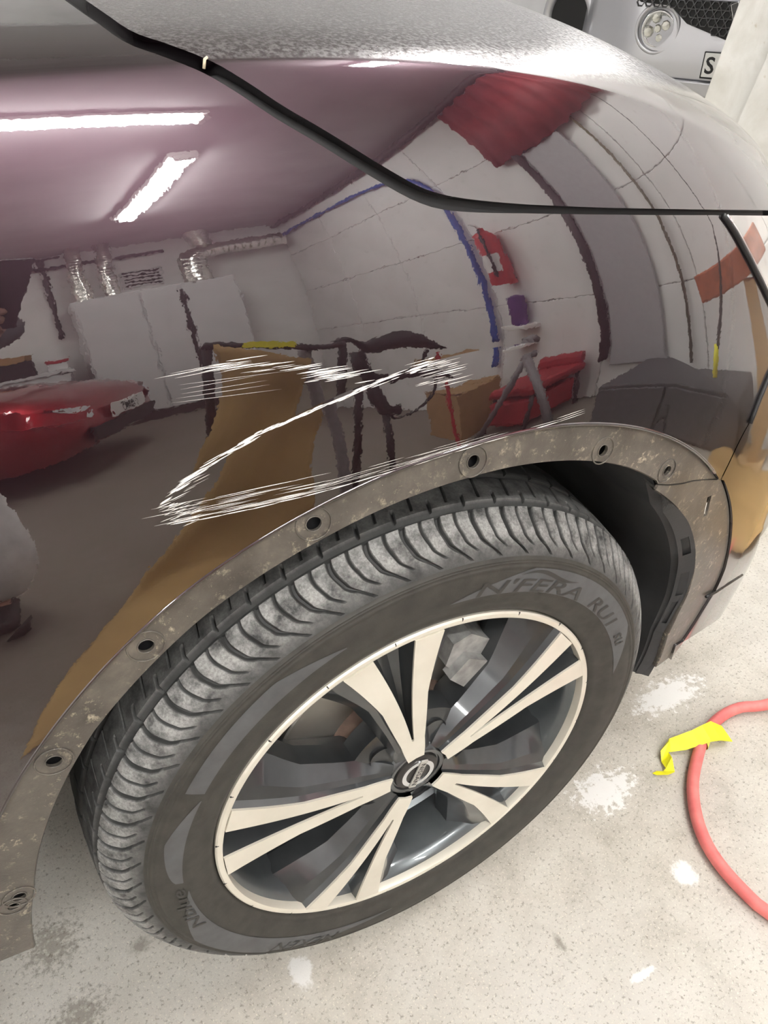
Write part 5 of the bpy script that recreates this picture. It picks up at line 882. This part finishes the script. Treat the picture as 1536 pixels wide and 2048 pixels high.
for x in (-.72,-2.85):
    for s in (-1,1):
        MB().lathe([(.0,-.02*s),(.19,-.03*s),(.21,0),(.27,.012*s),(.30,0),(.305,-.10*s)],(x,s*.80,.305),'Y',40).build('wheel',M['rubber'],RCAR,smooth=True); MB().lathe([(.0,.018*s),(.10,.020*s),(.19,.006*s)],(x,s*.80,.305),'Y',30).build('wheel_trim',M['alloy'],RCAR,smooth=True)
M['car_glass']=plain('dark_car_glass',(.03,.033,.036),.05,coat=1.0)
for s in (-1,1):
    MB().add([(-1.62,s*.80,.99),(-2.95,s*.80,1.0),(-2.8,s*.635,1.36),(-2.0,s*.635,1.36)],[(0,1,2,3)]).build('side_window',M['car_glass'],RCAR)
    q=[(.0,.44),(-.10,.66),(-.30,.77),(-.62,.80),(-.60,.80),(-.28,.76)]
    V=[(.015,s*.42,.60),(-.05,s*.65,.64),(-.30,s*.775,.70),(-.66,s*.815,.80),(-.62,s*.828,.68),(-.28,s*.80,.58),(-.03,s*.69,.52),(.035,s*.45,.50)]
    MB().add(V,[tuple(range(8))]).build('headlamp',M['chrome'],RCAR)
MB().add([(-1.22,-.66,.99),(-1.22,.66,.99),(-1.92,.60,1.40),(-1.92,-.60,1.40)],[(0,1,2,3)]).build('windscreen',M['car_glass'],RCAR)
MB().box((.03,0,.36),(.02,1.0,.12),bev=.004).build('lower_grille',M['black'],RCAR); 
pl=MB().box((.055,.0,.50),(.012,.52,.111),bev=.002).build('number_plate',plain('plate_white_b',(.78,.78,.76),.35,var=.04),RCAR)
V,Fc=text_mesh('1 BMS',.105,0,.002); xx=np.array([v[0] for v in V]); xm=(xx.min()+xx.max())/2
MB().add([(.0625,(x-xm),.464+y) for x,y,_ in V],Fc).build('plate_lettering',M['black'],RCAR)
# ------------------------------------------------------------------ bench and clutter
be=empty('work_bench',(-.60,-5.45,0)); tag(be,'grey steel work bench along the back wall beside the oven','bench')
MB().box((0,0,.95),(1.3,.52,.05),bev=.005).build('top',M['cabinet'],be)
for x in (-.6,.6):
    for y in (-.2,.2): MB().box((x,y,.46),(.05,.05,.92)).build('leg',M['grey_tube'],be)
MB().box((0,.22,.82),(1.2,.03,.18)).build('apron',M['cabinet'],be)
def clutter(name,x,y,d,mat,label,cat,rz=0):
    o=MB().box((x,y,.976+d[2]/2),d,rz=rz,bev=.006).build(name,mat); return tag(o,label,cat)
clutter('tool_case',-.34,-5.42,(.30,.26,.24),M['black'],'black tool case in the middle of the bench','case',R(6))
clutter('parts_box',-.34,-5.42,(.26,.22,.10),M['card'],'flat brown box stacked on the black tool case','box',R(14)).location.z=.243
clutter('grey_tin',-.05,-5.32,(.14,.14,.12),M['cabinet'],'square grey tin at the end of the bench nearest the oven','tin')
clutter('red_tray',-.05,-5.32,(.16,.16,.05),M['redpad'],'small red tray on top of the grey tin','tray').location.z=.123
o=MB().lathe([(.0,0),(.04,0),(.045,.02),(.045,.14),(.02,.18),(.02,.22),(.0,.225)],(-.56,-5.28,.976),'Z',20).build('spray_bottle',M['white_paint'],None,smooth=True); tag(o,'white spray bottle standing on the bench','bottle')
clutter('dark_crate',-.90,-5.45,(.40,.30,.34),M['pipe_dark'],'dark crate at the rear end of the bench','crate')
# ------------------------------------------------------------------ person taking the picture
def skin_obj(name,verts,edges,rad,mat,parent=None,sub=2):
    me=bpy.data.meshes.new(name); me.from_pydata(verts,edges,[]); me.update(); o=link(bpy.data.objects.new(name,me),parent)
    md=o.modifiers.new('skin','SKIN'); md.use_smooth_shade=True
    for i,r in enumerate(rad): me.skin_vertices[0].data[i].radius=(r,r) if not isinstance(r,tuple) else r
    me.skin_vertices[0].data[0].use_root=True
    s=o.modifiers.new('sub','SUBSURF'); s.levels=sub; s.render_levels=sub; me.materials.append(mat); return o
M['skin']=plain('skin',(.50,.30,.22),.5,var=.08); M['overall']=plain('light_grey_overall',(.82,.81,.82),.85,var=.10,scale=14,bump=3e-3); M['jacket']=plain('dark_jacket',(.05,.05,.06),.8); M['shoe']=plain('dark_shoe',(.03,.028,.03),.5); M['hair']=plain('dark_hair',(.03,.022,.016),.6)
f_,u_,r_=np.array(fwd[:]),np.array(upv[:]),np.array(rgt[:]); cpos=np.array(CAM_POS[:])
ph=cpos-f_*.016-u_*.058+r_*.018
hand=ph-u_*.085-f_*.012
PX=.045
B=[(-.67,-1.47,.97),(-.66,-1.42,1.12),(-.65,-1.30,1.29),(-.64,-1.24,1.39),(-.63,-1.19,1.46),(-.62,-1.155,1.53),(-.615,-1.125,1.60),(-.615,-1.13,1.67),
   (-.48,-1.22,1.375),(-.34,-.98,1.12),tuple(hand-f_*.06-u_*.075+r_*.012),tuple(hand+r_*.008),
   (-.81,-1.25,1.375),(-.68,-.98,1.10),tuple(hand-f_*.07-u_*.075-r_*.07),tuple(hand-r_*.055),
   (-.58,-1.47,.90),(-.54,-1.40,.50),(-.54,-1.46,.09),(-.53,-1.33,.05),(-.77,-1.49,.90),(-.80,-1.45,.50),(-.84,-1.53,.09),(-.84,-1.40,.05)]
E_=[(0,1),(1,2),(2,3),(3,4),(4,5),(5,6),(6,7),(3,8),(8,9),(9,10),(10,11),(3,12),(12,13),(13,14),(14,15),(0,16),(16,17),(17,18),(18,19),(0,20),(20,21),(21,22),(22,23)]
rad=[.12,.115,.12,.09,.05,.062,.084,.078,.05,.038,.026,(.034,.018),.05,.038,.026,(.034,.018),.075,.052,.036,.035,.075,.052,.036,.035]
B=[(x+(0 if i in (10,11,14,15) else PX),y,z) for i,(x,y,z) in enumerate(B)]
for base,sgn in ((11,1),(15,-1)):
    p0=np.array(B[base])
    for k,(ln,dv) in enumerate(((.036,-.030),(.042,-.010),(.040,.010),(.032,.028))):      # four fingers curl round the phone edge
        a=p0+u_*(.015+dv)+f_*.004; b=a-r_*sgn*.012+u_*ln*.35+f_*.016; c_=b-r_*sgn*.022+u_*ln*.2+f_*.002; i0=len(B)
        B+= [tuple(a+r_*sgn*.012),tuple(b+r_*sgn*.010),tuple(c_+r_*sgn*.006)]; E_+=[(base,i0),(i0,i0+1),(i0+1,i0+2)]; rad+=[.009,.0085,.0075]
    i0=len(B); B+=[tuple(p0+u_*.030-f_*.010),tuple(p0+u_*.055-f_*.012-r_*sgn*.014)]; E_+=[(base,i0),(i0,i0+1)]; rad+=[.011,.009]   # thumb
person=skin_obj('person',B,E_,rad,M['skin'],None,2); tag(person,'person in light grey trousers standing back from the wing holding a phone','person')
cl=[0,16,17,18,20,21,22]; cv=[B[i] for i in cl]; cv[3]=(-.54+PX,-1.44,.10); cv[6]=(-.84+PX,-1.52,.10); cv[1]=(-.575+PX,-1.47,.86); cv[4]=(-.775+PX,-1.49,.86)
skin_obj('trousers',cv+[(-.50+PX,-1.37,.30),(-.81+PX,-1.47,.30),(-.665+PX,-1.44,1.08)],[(0,1),(1,2),(2,7),(7,3),(0,4),(4,5),(5,8),(8,6),(0,9)],[.155,.12,.105,.095,.12,.105,.095,.11,.105,.14],M['overall'],person)
skin_obj('jacket',[B[1],(B[0][0],B[0][1]+.005,.90),B[2],B[3],B[8],B[9],tuple(np.array(B[10])*.85+np.array(B[9])*.15),B[12],B[13],tuple(np.array(B[14])*.85+np.array(B[13])*.15),(B[0][0],B[0][1]+.01,.99)],[(0,10),(10,1),(0,2),(2,3),(3,4),(4,5),(5,6),(3,7),(7,8),(8,9)],[.155,.19,.16,.115,.08,.058,.042,.08,.058,.042,.175],M['jacket'],person)
for s in ((-.535,-1.38),(-.84,-1.45)): skin_obj('shoe',[(s[0]+PX,s[1]-.10,.055),(s[0]+PX,s[1]+.02,.05),(s[0]+PX,s[1]+.14,.042)],[(0,1),(1,2)],[(.045,.05),(.05,.045),(.045,.036)],M['shoe'],person)
hx,hy,hz=B[6][0],B[6][1],B[6][2]+.03
def blob3(name,c,rx,ry,rz_,mat,z0=-1.0,n=20,m=10):
    V=[(c[0]+rx*math.cos(2*math.pi*i/n)*math.cos(p),c[1]+ry*math.sin(2*math.pi*i/n)*math.cos(p),c[2]+rz_*math.sin(p)) for p in np.linspace(math.asin(z0),math.pi/2,m) for i in range(n)]
    return MB().add(V,[(j*n+i,j*n+(i+1)%n,(j+1)*n+(i+1)%n,(j+1)*n+i) for j in range(m-1) for i in range(n)]).build(name,mat,person,smooth=True)
blob3('hair',(hx,hy-.022,hz+.018),.090,.098,.105,M['hair'],.12)
blob3('nose',(hx,hy+.088,hz-.025),.012,.022,.022,M['skin'])
for s in (-1,1):
    blob3('ear',(hx+s*.082,hy-.005,hz-.02),.012,.022,.032,M['skin']); blob3('eye',(hx+s*.030,hy+.076,hz+.004),.013,.009,.009,M['white_paint']); blob3('pupil',(hx+s*.030,hy+.083,hz+.003),.006,.004,.006,M['shoe'])
blob3('mouth',(hx,hy+.080,hz-.064),.022,.008,.006,plain('lips',(.42,.17,.15),.5))
phone=MB().box((0,0,0),(.075,.153,.008),bev=.002).build('phone',M['black']); pm_=Matrix(((*r_,),(*u_,),(*(-f_),))).transposed().to_4x4(); pm_.translation=Vector(ph); phone.matrix_world=pm_; tag(phone,'black phone held up in both hands of the person','phone')
